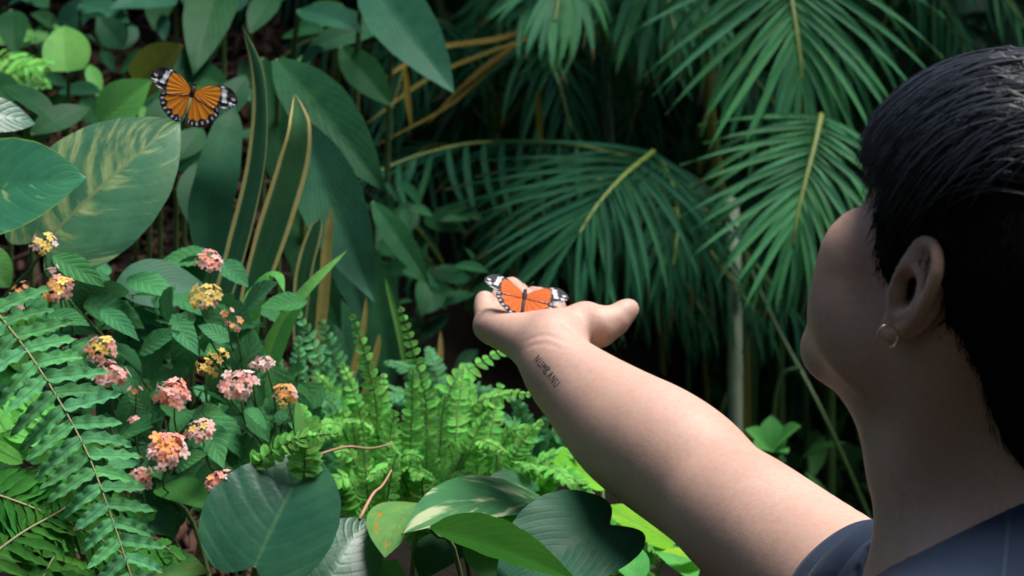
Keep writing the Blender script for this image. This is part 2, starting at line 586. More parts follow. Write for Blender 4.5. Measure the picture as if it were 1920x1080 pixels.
class Plant:
    def __init__(self, name, label, cat, base, group=None):
        self.root = thing(name, label, cat, base, group)
        self.base = Vector(base)

    def stem(self, pts, r0, r1, mat, name='stem', n=14, sides=6, parent=None):
        path = catmull(pts, n)
        o0 = Vector(path[0])
        v, f = tube(path - np.array(o0), np.linspace(r0, r1, n), sides)
        return put(name, mk_mesh(name, v, f, mat), parent or self.root, origin=o0)

    def leaf(self, b, tip, w, nrm, mat, prof='heart', petiole=None, pmat=None, pr=0.0022, name='leaf', **kw):
        """b, tip: (px, py, depth); w: width in photo pixels."""
        B, T = P(*b), P(*tip)
        L = (T - B).length
        W = w / FPX * (b[2] + tip[2]) / 2
        LEAFN[0] += 1
        kw.setdefault('seed', LEAFN[0])
        nu, nv = kw.get('nu', 30), kw.get('nv', 13)
        kw['nu'], kw['nv'] = nu, nv
        v, f, uv = leaf_geo(L, W, prof, **kw)
        v = chord_fix(v, nu, nv, L)
        m = np.array(frame(T - B, nrm))
        o = put(name, mk_mesh(name, v @ m.T, f, mat, uv), self.root, origin=B)
        if petiole is not None:
            back = (B - T).normalized() * L * 0.18
            q = petiole if isinstance(petiole, Vector) else P(*petiole)
            mid = (B + q) / 2 + Vector((0, 0, 0.25 * (B - q).length))
            path = catmull([B, B * 0.75 + mid * 0.25, mid, q], 12)
            o0 = Vector(path[0])
            pv, pf = tube(path - np.array(o0), np.linspace(pr * 0.7, pr * 1.2, 12), 6)
            put('petiole', mk_mesh('petiole', pv, pf, pmat or M_STEM), self.root, origin=o0)
        return o

    def strap(self, pts, w, nrm, mat, fold=0.25, prof='strap', name='blade', nu=36, twist=0.0):
        """A long blade along px points; w px."""
        W3 = [P(*q) for q in pts]
        path = catmull(W3, nu)
        d = np.mean([q[2] for q in pts])
        W = w / FPX * d
        u = np.linspace(0, 1, nu)
        wd = np.interp(u, *PROF[prof]) * W * 0.5
        wd[-1] = W * 0.01
        tan = np.gradient(path, axis=0)
        tan /= np.linalg.norm(tan, axis=1)[:, None]
        nn = np.array(nrm, float)
        vs_ = []
        vv = np.array([-1, -0.6, -0.25, 0, 0.25, 0.6, 1])
        for i in range(nu):
            n_ = nn - tan[i] * np.dot(nn, tan[i])
            n_ /= np.linalg.norm(n_)
            s = np.cross(tan[i], n_)
            a = twist * u[i]
            s2 = s * math.cos(a) + n_ * math.sin(a)
            n2 = -s * math.sin(a) + n_ * math.cos(a)
            for q in vv:
                vs_.append(path[i] + s2 * wd[i] * q + n2 * fold * abs(q) ** 1.4 * wd[i])
        uv = np.array([(a, q * 0.5 + 0.5) for a in u for q in vv])
        o0 = Vector(path[0])
        return put(name, mk_mesh(name, np.array(vs_) - np.array(o0), grid_faces(nu, 7), mat, uv), self.root, origin=o0)

    def frond(self, pts, nrm, meshes, n, length, width, ang=(70, 30), rmat=None, r0=0.002, r1=0.0006, prof=None, start=0.05, droop=0.0, jit=0.12, lift=0.0,
              sides=(1, -1), pname='pinna', world=None, gap=None, rg=rng):
        """A midrib with rows of leaflets on both sides. length/width in metres at full size."""
        path = catmull([P(*q) for q in pts] if world is None else world, 40)
        o0 = Vector(path[0])
        v, f = tube(path - np.array(o0), np.linspace(r0, r1, 40), 5)
        fr = put('frond', mk_mesh('midrib', v, f, rmat or M_STEM), self.root, origin=o0)
        tan = np.gradient(path, axis=0)
        tan /= np.linalg.norm(tan, axis=1)[:, None]
        seg = np.concatenate([[0], np.cumsum(np.linalg.norm(np.diff(path, axis=0), axis=1))])
        seg /= seg[-1]
        prof = prof or ([0, .15, .4, .7, .9, 1], [.7, .95, 1, .8, .45, .2])
        k = 0
        for i in range(n):
            u = start + (1 - start) * (i + 0.5) / n
            p = np.array([np.interp(u, seg, path[:, c]) for c in range(3)])
            t_ = np.array([np.interp(u, seg, tan[:, c]) for c in range(3)])
            nn = np.array(nrm, float)
            nn -= t_ * np.dot(nn, t_)
            nn /= np.linalg.norm(nn)
            sd = np.cross(t_, nn)
            ll = float(np.interp(u, *prof)) * length
            a = R(ang[0] + (ang[1] - ang[0]) * u)
            for s in sides:
                if gap and rg.random() < gap:
                    continue
                aj = a + rg.normal(scale=jit * 0.6)
                d = t_ * math.cos(aj) + sd * s * math.sin(aj) + nn * (lift + rg.normal(scale=jit * 0.5))
                d[2] -= droop * rg.uniform(0.7, 1.3)
                d /= np.linalg.norm(d)
                n2 = nn + rg.normal(size=3) * jit
                m = frame(d, n2).to_4x4()
                lj = ll * rg.uniform(0.9, 1.1)
                m = Matrix.Translation(p) @ m @ Matrix.Diagonal((width * (0.55 + 0.45 * ll / length), lj, lj, 1))
                if isinstance(meshes, dict):
                    sgn = 1 if m.col[0].to_3d().normalized().z < 0 else -1
                    ms = meshes[sgn]
                else:
                    ms = meshes
                put(pname, ms[k % len(ms)], fr, m)
                k += 1
        return fr


M_STEM = plain('green_stem', (0.10, 0.16, 0.045), 0.5, 0.35, 0.3, 20)
M_WOODY = plain('brown_stem', (0.16, 0.10, 0.055), 0.7, 0.2, 0.4, 30)
M_RACHIS = plain('fern_midrib', (0.22, 0.20, 0.09), 0.6, 0.3, 0.3, 20)
M_PINK_STEM = plain('dry_pink_stem', (0.36, 0.20, 0.13), 0.7, 0.2, 0.3, 30)

G_POTHOS = leaf_mat('pothos_leaf', (0.010, 0.052, 0.026), (0.020, 0.082, 0.038), rough=0.27, midrib=(0.06, 0.17, 0.07), midw=0.035, veins=0.045, vfreq=8, slant=0.30, rnd=0.12, spec=0.38, bump=0.0008)
G_POTHOS_V = leaf_mat('variegated_pothos_leaf', (0.018, 0.070, 0.032), (0.034, 0.11, 0.048), rough=0.36, midrib=(0.17, 0.23, 0.09), midw=0.03, veins=0.045, vfreq=8, slant=0.30,
                      varieg=(0.30, 0.36, 0.15), vlo=0.525, vhi=0.64, vscale=(4, 17), rnd=0.08, spec=0.2)
G_POTHOS_L = leaf_mat('lightly_variegated_pothos_leaf', (0.014, 0.085, 0.048), (0.026, 0.125, 0.068), rough=0.32, midrib=(0.05, 0.19, 0.09), midw=0.025, veins=0.072, vfreq=9, slant=0.30,
                      varieg=(0.24, 0.38, 0.14), vlo=0.60, vhi=0.64, vscale=(3, 9), margin=(0.14, 0.30, 0.07), mwid=0.03, rnd=0.08, spec=0.2)
G_POTHOS_W = leaf_mat('cream_streaked_leaf', (0.022, 0.085, 0.034), (0.040, 0.13, 0.05), rough=0.36, midrib=(0.10, 0.2, 0.08), veins=0.036, varieg=(0.42, 0.48, 0.27), vlo=0.535, vhi=0.60, vscale=(4, 8), rnd=0.05)
G_SPOT = leaf_mat('spotted_leaf', (0.040, 0.13, 0.040), (0.065, 0.18, 0.05), rough=0.38, midrib=(0.12, 0.22, 0.07), veins=0.045, spots=(0.42, 0.24, 0.02), sp_lo=0.60, rnd=0.05)
G_BRIGHT = leaf_mat('young_leaf', (0.09, 0.24, 0.016), (0.15, 0.34, 0.03), rough=0.36, midrib=(0.18, 0.32, 0.08), veins=0.045, transl=0.45, rnd=0.1)
G_DARK = leaf_mat('dark_leaf', (0.007, 0.036, 0.015), (0.013, 0.056, 0.022), rough=0.38, midrib=(0.03, 0.09, 0.035), veins=0.054, vfreq=10, slant=0.35, rnd=0.25)
G_FOLD = leaf_mat('folded_leaf', (0.016, 0.075, 0.010), (0.026, 0.105, 0.014), rough=0.4, midrib=(0.05, 0.13, 0.03), veins=0.03, spots=(0.13, 0.07, 0.03), sp_lo=0.70, rnd=0.05)
G_BLUE = leaf_mat('blue_green_leaf', (0.011, 0.052, 0.029), (0.019, 0.080, 0.044), rough=0.40, spec=0.12, midrib=(0.03, 0.10, 0.05), veins=0.054, vfreq=11, slant=0.6, rnd=0.2)
G_OLIVE = leaf_mat('olive_leaf', (0.055, 0.075, 0.012), (0.085, 0.10, 0.015), rough=0.45, veins=0.023, rnd=0.1)
G_MID = leaf_mat('mid_green_leaf', (0.035, 0.13, 0.028), (0.055, 0.17, 0.04), rough=0.4, midrib=(0.09, 0.2, 0.05), veins=0.036, rnd=0.2)
G_STRAP = leaf_mat('yellow_edged_blade', (0.014, 0.060, 0.030), (0.026, 0.085, 0.040), rough=0.38, margin=(0.70, 0.60, 0.22), mwid=0.26, inner=(0.07, 0.15, 0.06), rnd=0.05, bump=0.0003)
G_GRASS = leaf_mat('green_blade', (0.045, 0.16, 0.035), (0.075, 0.22, 0.05), rough=0.38, inner=(0.12, 0.26, 0.08), rnd=0.15, transl=0.35)
G_DRYSTRAP = leaf_mat('ochre_blade', (0.20, 0.17, 0.05), (0.30, 0.25, 0.08), rough=0.55, inner=(0.12, 0.14, 0.04), rnd=0.2)
G_LANT = leaf_mat('lantana_leaf', (0.020, 0.092, 0.034), (0.036, 0.135, 0.048), rough=0.46, midrib=(0.06, 0.17, 0.06), midw=0.06, veins=0.20, bump=0.0016, vfreq=7, slant=0.22, rnd=0.25, transl=0.25)
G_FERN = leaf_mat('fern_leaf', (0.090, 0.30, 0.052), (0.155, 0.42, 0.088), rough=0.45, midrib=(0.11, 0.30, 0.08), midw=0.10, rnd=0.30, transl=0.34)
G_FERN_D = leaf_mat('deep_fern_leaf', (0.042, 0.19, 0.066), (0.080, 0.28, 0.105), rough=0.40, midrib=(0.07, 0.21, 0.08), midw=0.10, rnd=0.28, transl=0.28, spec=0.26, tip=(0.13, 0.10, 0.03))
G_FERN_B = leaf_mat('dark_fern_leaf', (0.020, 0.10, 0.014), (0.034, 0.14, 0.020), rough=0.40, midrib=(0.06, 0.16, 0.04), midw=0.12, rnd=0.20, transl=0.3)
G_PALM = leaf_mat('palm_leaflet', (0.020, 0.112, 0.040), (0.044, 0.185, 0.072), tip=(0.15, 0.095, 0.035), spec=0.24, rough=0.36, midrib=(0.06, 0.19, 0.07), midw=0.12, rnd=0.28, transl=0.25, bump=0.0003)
G_PALM_D = leaf_mat('shaded_palm_leaflet', (0.007, 0.046, 0.020), (0.014, 0.074, 0.034), tip=(0.11, 0.07, 0.025), rough=0.36, midrib=(0.03, 0.11, 0.05), midw=0.12, rnd=0.30, transl=0.22, bump=0.0003)  # darker copy of the palm green; background shade put into the colour
G_PALM_Y = leaf_mat('yellowed_palm_leaflet', (0.085, 0.068, 0.010), (0.13, 0.10, 0.020), rough=0.5, rnd=0.3, transl=0.25)


def unit_leaves(name, mat, prof, n=3, aspect=1.0, **kw):
    """Shared meshes of unit length and unit width."""
    out = []
    for i in range(n):
        k2 = {q: (w[0] + (w[1] - w[0]) * i / max(n - 1, 1) if isinstance(w, tuple) else w) for q, w in kw.items()}
        v, f, uv = leaf_geo(1.0, 1.0, prof, seed=100 + i, **k2)
        out.append(mk_mesh(name, v, f, mat, uv))
    return out


# z of the unit meshes is scaled with length, x with width
PINNA = unit_leaves('pinna', G_FERN, 'pinna', 4, nu=9, nv=3, bend=(0.1, 0.7), fold=0.10, wave=0.03, nwave=2)
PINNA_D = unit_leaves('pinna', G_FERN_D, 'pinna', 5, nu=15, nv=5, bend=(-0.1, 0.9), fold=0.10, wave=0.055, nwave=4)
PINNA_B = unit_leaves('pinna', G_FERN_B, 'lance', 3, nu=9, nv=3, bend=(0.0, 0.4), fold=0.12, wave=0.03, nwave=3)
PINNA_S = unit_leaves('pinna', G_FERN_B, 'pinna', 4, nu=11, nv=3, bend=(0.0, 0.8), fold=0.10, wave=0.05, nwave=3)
LEAFLET = {q: unit_leaves('leaflet', G_PALM, 'leaflet', 4, nu=11, nv=3, bend=(0.15, 0.8), fold=0.03, sweep=(q * 1.5, q * 5.5)) for q in (1, -1)}
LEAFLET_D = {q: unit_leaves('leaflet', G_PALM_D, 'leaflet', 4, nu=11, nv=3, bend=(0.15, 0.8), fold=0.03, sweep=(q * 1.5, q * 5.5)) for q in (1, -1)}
LEAFLET_Y = {q: unit_leaves('leaflet', G_PALM_Y, 'leaflet', 3, nu=11, nv=3, bend=(0.15, 0.8), fold=0.03, sweep=(q * 1.5, q * 5.5)) for q in (1, -1)}
LANT = unit_leaves('leaf', G_LANT, 'ovate', 5, nu=29, nv=9, bend=(0.2, 0.9), fold=0.10, ripple=0.013, nrip=7, serr=0.05, nser=14)


def soil_below(p):
    return Vector((p.x, p.y, bz(p.x, p.y)))


# ================================================================ pothos by the left edge and along the bottom
b0 = P(-140, 560, 2.35)
b0.z = bz(b0.x, b0.y)
p1 = Plant('pothos_plant', 'pothos with two huge overlapping leaves, one streaked cream, above the lantana', 'plant', b0)
p1.leaf((-75, 372, 2.12), (163, 334, 2.10), 214, (0.15, -0.86, 0.45), G_POTHOS_L, 'heart', b0.copy(), bend=0.35, fold=0.10, ripple=0.00056, lobe=0.16, seed=3, nu=40, nv=17)
p1.leaf((92, 446, 2.27), (338, 226, 2.33), 262, (0.05, -0.90, 0.42), G_POTHOS_V, 'heart', b0.copy(), bend=0.40, fold=0.16, ripple=0.00077, lobe=0.14, seed=12, nu=40, nv=17, cup=0.25)
p1.leaf((-60, 215, 2.35), (68, 232, 2.38), 92, (0.1, -0.8, 0.6), G_POTHOS, 'heart', b0.copy(), bend=0.4, lobe=0.1)
p1.leaf((10, 160, 2.55), (112, 245, 2.5), 70, (0.4, -0.6, 0.7), G_DARK, 'ovate', bend=0.5)
p1.leaf((215, 540, 2.36), (398, 545, 2.40), 120, (0.1, -0.75, 0.65), G_BLUE, 'ovate', b0.copy(), bend=0.5, fold=0.1)
p1.leaf((-50, 480, 2.32), (20, 540, 2.3), 90, (0.2, -0.8, 0.5), G_MID, 'heart', bend=0.5)

b0 = P(560, 1330, 2.15)
b0.z = bz(b0.x, b0.y)
p2 = Plant('pothos_plant', 'dark glossy heart-leaved pothos at the bottom, below the lantana flowers', 'plant', b0)
p2.leaf((478, 1062, 2.08), (588, 846, 2.14), 268, (-0.10, -0.80, 0.60), G_POTHOS, 'heart', (475, 1290, 2.12), bend=0.35, fold=0.22, ripple=0.00077, lobe=0.10, nu=40, nv=17, seed=21)
p2.leaf((612, 1100, 2.12), (688, 972, 2.18), 150, (0.25, -0.75, 0.6), G_POTHOS, 'heart', (560, 1290, 2.15), bend=0.4, fold=0.15, ripple=0.00052, lobe=0.08)
p2.leaf((300, 912, 2.20), (398, 962, 2.12), 82, (0.0, -0.55, 0.85), G_MID, 'ovate', (440, 1290, 2.15), bend=0.6, fold=0.1)
p2.leaf((230, 965, 2.22), (330, 1010, 2.14), 120, (0.1, -0.7, 0.7), G_POTHOS, 'ovate', (440, 1290, 2.15), bend=0.5)
p2.leaf((250, 1085, 2.15), (395, 1075, 2.10), 110, (0.0, -0.6, 0.8), G_SPOT, 'ovate', (440, 1290, 2.15), bend=0.4)
p2.leaf((480, 925, 2.2), (408, 930, 2.16), 80, (-0.1, -0.7, 0.7), G_BLUE, 'ovate', bend=0.4)

b0 = P(900, 1330, 2.2)
b0.z = bz(b0.x, b0.y)
p3 = Plant('pothos_plant', 'pothos at the bottom centre with spotted, cream-streaked and folded leaves under the arm', 'plant', b0)
p3.leaf((792, 944, 2.20), (722, 1046, 2.10), 150, (-0.25, -0.62, 0.75), G_SPOT, 'heart', (760, 1290, 2.2), bend=0.8, fold=0.12, lobe=0.10, seed=5)
p3.leaf((1022, 948, 2.24), (752, 1004, 2.10), 190, (0.05, -0.42, 0.90), G_POTHOS_W, 'heart', (900, 1290, 2.2), bend=0.7, fold=0.12, lobe=0.10, ripple=0.00052, seed=8)
p3.leaf((1143, 984, 2.06), (930, 1120, 2.00), 225, (0.05, -0.72, 0.68), G_BLUE, 'heart', (1060, 1290, 2.15), bend=0.6, fold=0.18, ripple=0.00070, lobe=0.12, nu=40, nv=15, seed=14)
p3.leaf((806, 992, 1.99), (1085, 1092, 1.96), 150, (0.15, -0.55, -0.75), G_FOLD, 'ovate', (900, 1290, 2.1), bend=-0.3, fold=-0.25, ripple=0.00052, seed=4)
p3.leaf((1262, 1022, 2.30), (1118, 950, 2.26), 84, (-0.2, -0.7, 0.7), G_BRIGHT, 'ovate', (1200, 1290, 2.3), bend=0.4, fold=0.1)
p3.leaf((1330, 1062, 2.25), (1235, 1035, 2.2), 50, (-0.2, -0.6, 0.8), G_BRIGHT, 'ovate', bend=0.4)
p3.leaf((860, 1010, 2.22), (790, 1090, 2.16), 110, (-0.2, -0.65, 0.72), G_DARK, 'heart', (900, 1290, 2.2), bend=0.5)
p3.leaf((1010, 915, 2.34), (905, 905, 2.30), 70, (0, -0.5, 0.85), G_POTHOS, 'ovate', bend=0.5)
p3.leaf((1130, 900, 2.42), (1030, 870, 2.38), 110, (0, -0.7, 0.7), G_BRIGHT, 'ovate', (1130, 1150, 2.4), bend=0.4)
p3.leaf((940, 1090, 2.14), (880, 985, 2.2), 90, (0.1, -0.8, 0.55), G_MID, 'ovate', bend=0.4)
for q in ((1200, 1095, 2.2, 1150, 1010, 2.3), (1300, 1090, 2.2, 1225, 1020, 2.35), (700, 1110, 2.15, 745, 1050, 2.2)):
    p3.leaf(q[:3], q[3:], 70, (0.1, -0.75, 0.65), G_MID, 'ovate', bend=0.4)

# fallen dry stalks
for nm, lab, a, b in (('dry_stalk', 'thin reddish dry stalk lying level on the fern', (588, 856, 2.22), (738, 832, 2.26)),
                      ('dry_stalk', 'short reddish stalk leaning on the spotted leaf', (674, 974, 2.02), (734, 882, 2.12))):
    A, B = P(*a), P(*b)
    path = catmull([A, A * 0.6 + B * 0.4 + Vector((0, 0, 0.004)), A * 0.3 + B * 0.7 + Vector((0, 0, -0.001)), B], 14)
    v, f = tube(path - np.array(A), np.linspace(0.0015, 0.0008, 14), 7)
    tag(put(nm, mk_mesh(nm, v, f, M_PINK_STEM), None, origin=A), lab, 'twig', 'dry stalks fallen into the planting')

# ================================================================ ferns at the left edge
FP = ([0, .1, .3, .6, .85, 1], [.85, 1, 1, .85, .55, .25])
b0 = P(-200, 1250, 2.05)
b0.z = bz(b0.x, max(b0.y, 2.3))
f1 = Plant('fern_plant', 'large fern at the left edge with wavy leaflets, in front of the lantana', 'fern', b0)
f1.frond([(-40, 545, 2.06), (60, 672, 2.03), (150, 822, 2.00), (202, 950, 1.97), (262, 1130, 1.94)], (0.25, -0.85, 0.45), PINNA_D, 19, 0.054, 0.0132, (86, 64), M_RACHIS, 0.0014, 0.0007, prof=([0, .15, .35, .6, .8, 1], [1, 1, .98, .82, .70, .62]), jit=0.11, droop=0.06)
f1.frond([(-60, 910, 1.95), (60, 952, 1.97), (175, 1004, 2.0), (260, 1060, 2.02)], (0.05, -0.75, 0.65), PINNA_B, 17, 0.046, 0.011, (58, 42), M_RACHIS, 0.0016, 0.0007, prof=FP, jit=0.10, droop=0.05)
f1.frond([(-40, 1060, 1.92), (40, 1000, 1.95), (110, 960, 1.98), (150, 930, 2.0)], (0.2, -0.8, 0.5), PINNA_B, 12, 0.040, 0.010, (60, 40), M_RACHIS, 0.0014, 0.0006, prof=FP, jit=0.14, droop=0.1)
b0 = P(-150, 1250, 2.2)
b0.z = bz(b0.x, max(b0.y, 2.3))
f2 = Plant('fern_plant', 'lighter green fern low at the left edge behind the large wavy one', 'fern', b0)
f2.frond([(-30, 850, 2.06), (30, 790, 2.09), (85, 742, 2.12)], (0.2, -0.85, 0.45), PINNA, 8, 0.036, 0.020, (75, 45), M_STEM, 0.0013, 0.0006, jit=0.2, droop=0.1)
f2.frond([(-30, 1040, 2.05), (60, 900, 2.1), (150, 830, 2.15), (235, 850, 2.14)], (0.0, -0.7, 0.7), PINNA_S, 16, 0.036, 0.013, (78, 50), M_STEM, 0.0013, 0.0006, jit=0.2, droop=0.2)
f2.frond([(60, 1120, 2.03), (130, 1000, 2.08), (210, 940, 2.12), (290, 960, 2.12)], (0.1, -0.7, 0.7), PINNA_S, 15, 0.036, 0.013, (78, 50), M_STEM, 0.0013, 0.0006, jit=0.2, droop=0.2)
f2.frond([(120, 1150, 2.0), (210, 1060, 2.03), (290, 1020, 2.06), (340, 1050, 2.06)], (0.1, -0.7, 0.7), PINNA_S, 13, 0.032, 0.012, (78, 50), M_STEM, 0.0013, 0.0006, jit=0.2, droop=0.2)
f2.frond([(-40, 700, 2.12), (20, 650, 2.14), (70, 600, 2.16)], (0.2, -0.85, 0.45), PINNA_S, 8, 0.038, 0.018, (75, 50), M_STEM, 0.0013, 0.0006, jit=0.2, droop=0.1)
b0 = P(560, 1100, 2.3)
b0.z = bz(b0.x, b0.y)
f3 = Plant('fern_plant', 'small curly fern sprig above the big heart-shaped leaf', 'fern', b0)
f3.frond([(455, 905, 2.13), (500, 855, 2.12), (560, 822, 2.11), (632, 812, 2.12)], (0.0, -0.85, 0.5), PINNA, 15, 0.015, 0.010, (80, 60), M_STEM, 0.0009, 0.0005, jit=0.35, droop=0.1)
f3.frond([(570, 900, 2.12), (572, 850, 2.11), (575, 800, 2.12), (560, 760, 2.13)], (0.0, -0.95, 0.3), PINNA, 12, 0.018, 0.012, (75, 55), M_STEM, 0.0009, 0.0005, jit=0.35, droop=0.1)
f3.leaf((566, 845, 2.11), (556, 748, 2.13), 26, (0.5, -0.8, 0.2), G_MID, 'lance', bend=0.3)
f3.frond([(500, 940, 2.14), (540, 915, 2.13), (575, 890, 2.12), (612, 885, 2.12)], (0.0, -0.85, 0.5), PINNA, 10, 0.013, 0.009, (80, 60), M_STEM, 0.0009, 0.0005, jit=0.35, droop=0.1)

# ================================================================ bright sword ferns in the middle
MP = ([0, .12, .3, .6, .85, 1], [.5, .85, 1, .85, .5, .2])


def fern_clump(label, crown, specs, n=25, mats=PINNA, plen=0.0205, pw=0.0086, seed=1, bend=True):
    rg = np.random.default_rng(seed)
    c = P(*crown)
    base = Vector((c.x, c.y, bz(c.x, c.y)))
    pl = Plant('fern_plant', label, 'fern', base, 'sword ferns in the bed under the arm')
    for tp in specs:
        (tx, ty, td) = tp[:3]
        mid = tp[3] if len(tp) > 3 else None
        p3_ = P(tx, ty, td)
        if mid is None:
            m_ = (c + p3_) / 2 + Vector((0, 0, 0.035 + 0.2 * abs(p3_.x - c.x)))
        else:
            m_ = P(*mid)
        world = [c, c * 0.6 + m_ * 0.4 + Vector((0, 0, 0.01)), m_, m_ * 0.45 + p3_ * 0.55 + Vector((0, 0, 0.006)), p3_]
        nrm = (rg.normal(scale=0.25), -0.8, 0.45 + 0.4 * rg.random())
        pl.frond(None, nrm, mats, n, plen * rg.uniform(0.85, 1.15), pw, (82, 58), M_STEM, 0.0012, 0.0005, prof=MP, jit=0.16, droop=0.08, world=world, rg=rg)
    return pl


fern_clump('fern with two tall upright frond tips standing free against the dark soil', (770, 1010, 2.42),
           [(660, 588, 2.40, (715, 790, 2.42)), (750, 574, 2.42, (800, 770, 2.43)), (700, 720, 2.36, (715, 880, 2.38)), (775, 690, 2.38, (770, 860, 2.38)), (835, 740, 2.36, (820, 880, 2.36)), (640, 790, 2.32)], seed=2, plen=0.0165)
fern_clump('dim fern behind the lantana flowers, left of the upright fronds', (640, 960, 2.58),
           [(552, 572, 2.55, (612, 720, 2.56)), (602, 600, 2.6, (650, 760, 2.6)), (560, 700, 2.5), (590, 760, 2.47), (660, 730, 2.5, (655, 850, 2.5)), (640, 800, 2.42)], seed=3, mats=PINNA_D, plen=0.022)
fern_clump('fern with long frond arching up to the left below the palm of the hand', (810, 1000, 2.47),
           [(958, 652, 2.5, (845, 730, 2.48)), (996, 738, 2.45, (880, 770, 2.48)), (870, 690, 2.46, (850, 850, 2.42)), (920, 770, 2.40, (870, 870, 2.40)), (800, 800, 2.34, (805, 900, 2.34)), (950, 850, 2.36)], seed=4, plen=0.021)
fern_clump('fern with broad pale leaflets touching the underside of the forearm', (960, 1030, 2.42),
           [(1085, 850, 2.40, (1000, 880, 2.42)), (1015, 790, 2.42, (960, 870, 2.42)), (1070, 905, 2.34), (930, 850, 2.34, (935, 930, 2.34)), (1000, 880, 2.32), (1110, 930, 2.36)], seed=5, plen=0.024, pw=0.0098)
fern_clump('low fern between the dry stalk and the cream-streaked leaf', (700, 1050, 2.34),
           [(630, 850, 2.30), (680, 830, 2.28, (690, 930, 2.28)), (745, 850, 2.26, (725, 940, 2.28)), (815, 900, 2.26), (610, 920, 2.28), (790, 860, 2.28)], seed=6)
fern_clump('fern under the upper arm at the bottom edge', (1170, 1130, 2.40),
           [(1120, 990, 2.38), (1180, 1000, 2.42), (1230, 1030, 2.40), (1090, 1030, 2.36), (1270, 1060, 2.36)], seed=7, plen=0.024, pw=0.009)
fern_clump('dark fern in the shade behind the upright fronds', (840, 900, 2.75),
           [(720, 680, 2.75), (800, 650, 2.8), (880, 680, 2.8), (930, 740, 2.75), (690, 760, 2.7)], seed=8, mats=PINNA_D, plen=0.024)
fern_clump('fern with drooping fronds behind the level dry stalk', (690, 980, 2.46),
           [(590, 700, 2.48, (645, 780, 2.48)), (640, 680, 2.46, (680, 800, 2.46)), (720, 700, 2.45, (712, 850, 2.42)), (600, 800, 2.36), (660, 790, 2.36, (672, 890, 2.36)), (740, 770, 2.36, (725, 880, 2.36))], seed=11)
fern_clump('fern filling the bed straight below the wrist', (900, 1000, 2.52),
           [(880, 700, 2.55, (880, 820, 2.52)), (940, 720, 2.53, (915, 840, 2.5)), (820, 720, 2.5, (850, 840, 2.48)), (1000, 810, 2.48), (890, 790, 2.42, (895, 890, 2.42)), (840, 830, 2.38, (860, 920, 2.38))], seed=12)
fern_clump('fern just behind the spotted leaf', (800, 1040, 2.32),
           [(730, 830, 2.3, (760, 930, 2.3)), (800, 820, 2.3, (800, 930, 2.3)), (870, 850, 2.28, (840, 940, 2.28)), (690, 900, 2.26), (780, 900, 2.24), (890, 910, 2.26)], seed=13)
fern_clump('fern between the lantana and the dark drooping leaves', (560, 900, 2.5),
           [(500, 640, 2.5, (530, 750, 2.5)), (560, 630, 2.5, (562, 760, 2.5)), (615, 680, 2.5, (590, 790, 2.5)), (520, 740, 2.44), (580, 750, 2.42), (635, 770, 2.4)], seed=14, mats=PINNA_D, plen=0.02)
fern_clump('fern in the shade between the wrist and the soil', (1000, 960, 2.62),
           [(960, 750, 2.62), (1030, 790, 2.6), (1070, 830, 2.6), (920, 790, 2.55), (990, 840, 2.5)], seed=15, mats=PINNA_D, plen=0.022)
b0 = P(-60, 250, 3.2)
b0.z = bz(b0.x, b0.y)
f5 = Plant('fern_plant', 'pale fern tip on the mulch at the upper left corner', 'fern', b0)
f5.frond([(-60, 190, 3.15), (0, 150, 3.1), (50, 125, 3.08), (95, 120, 3.05)], (0.1, -0.75, 0.65), PINNA, 13, 0.036, 0.014, (75, 45), M_STEM, 0.0016, 0.0006, jit=0.15)
f5.frond([(-60, 130, 3.2), (10, 110, 3.15), (60, 140, 3.1), (88, 165, 3.05)], (0.1, -0.75, 0.65), PINNA, 12, 0.030, 0.012, (75, 45), M_STEM, 0.0016, 0.0006, jit=0.15)

# ================================================================ yellow-edged blades and grassy blades
b0 = P(450, 700, 2.55)
b0.z = bz(b0.x, b0.y)
s1 = Plant('snake_plant', 'tall snake plant with yellow-edged blades below the flying butterfly', 'plant', b0)
s1.strap([(395, 640, 2.52), (448, 470, 2.52), (487, 300, 2.52), (490, 150, 2.53), (455, 46, 2.55)], 54, (-0.45, -0.88, 0.1), G_STRAP, 0.35, twist=0.5)
s1.strap([(460, 600, 2.50), (505, 450, 2.50), (545, 320, 2.50), (560, 240, 2.50), (553, 175, 2.51)], 62, (0.15, -0.95, 0.1), G_STRAP, 0.30, twist=-0.3)
s1.strap([(430, 600, 2.62), (395, 420, 2.62), (408, 330, 2.62), (425, 250, 2.64), (440, 200, 2.66)], 84, (0.1, -0.95, 0.2), G_BLUE, 0.2)
s1.strap([(590, 720, 2.7), (606, 560, 2.7), (614, 450, 2.7), (622, 390, 2.7)], 22, (0.2, -0.95, 0.1), G_DRYSTRAP, 0.3)
s1.strap([(560, 640, 2.68), (570, 520, 2.68), (590, 440, 2.68), (602, 410, 2.68)], 34, (-0.2, -0.95, 0.1), G_STRAP, 0.3)
s1.strap([(640, 760, 2.75), (664, 690, 2.75), (682, 610, 2.75), (688, 550, 2.75)], 15, (0.2, -0.95, 0.1), G_DRYSTRAP, 0.3)
s1.strap([(676, 760, 2.75), (695, 700, 2.75), (708, 650, 2.75), (712, 625, 2.75)], 14, (0.2, -0.95, 0.1), G_DRYSTRAP, 0.3)
s1.strap([(760, 690, 2.9), (748, 620, 2.9), (733, 560, 2.9), (722, 520, 2.9)], 12, (0.2, -0.95, 0.1), G_GRASS, 0.3)
s1.strap([(822, 700, 2.9), (826, 660, 2.9), (826, 620, 2.9)], 12, (0.2, -0.95, 0.1), G_DRYSTRAP, 0.3)
b0 = P(440, 800, 2.38)
b0.z = bz(b0.x, b0.y)
s2 = Plant('grass_clump', 'clump of broad bright green arching blades behind the lantana', 'plant', b0)
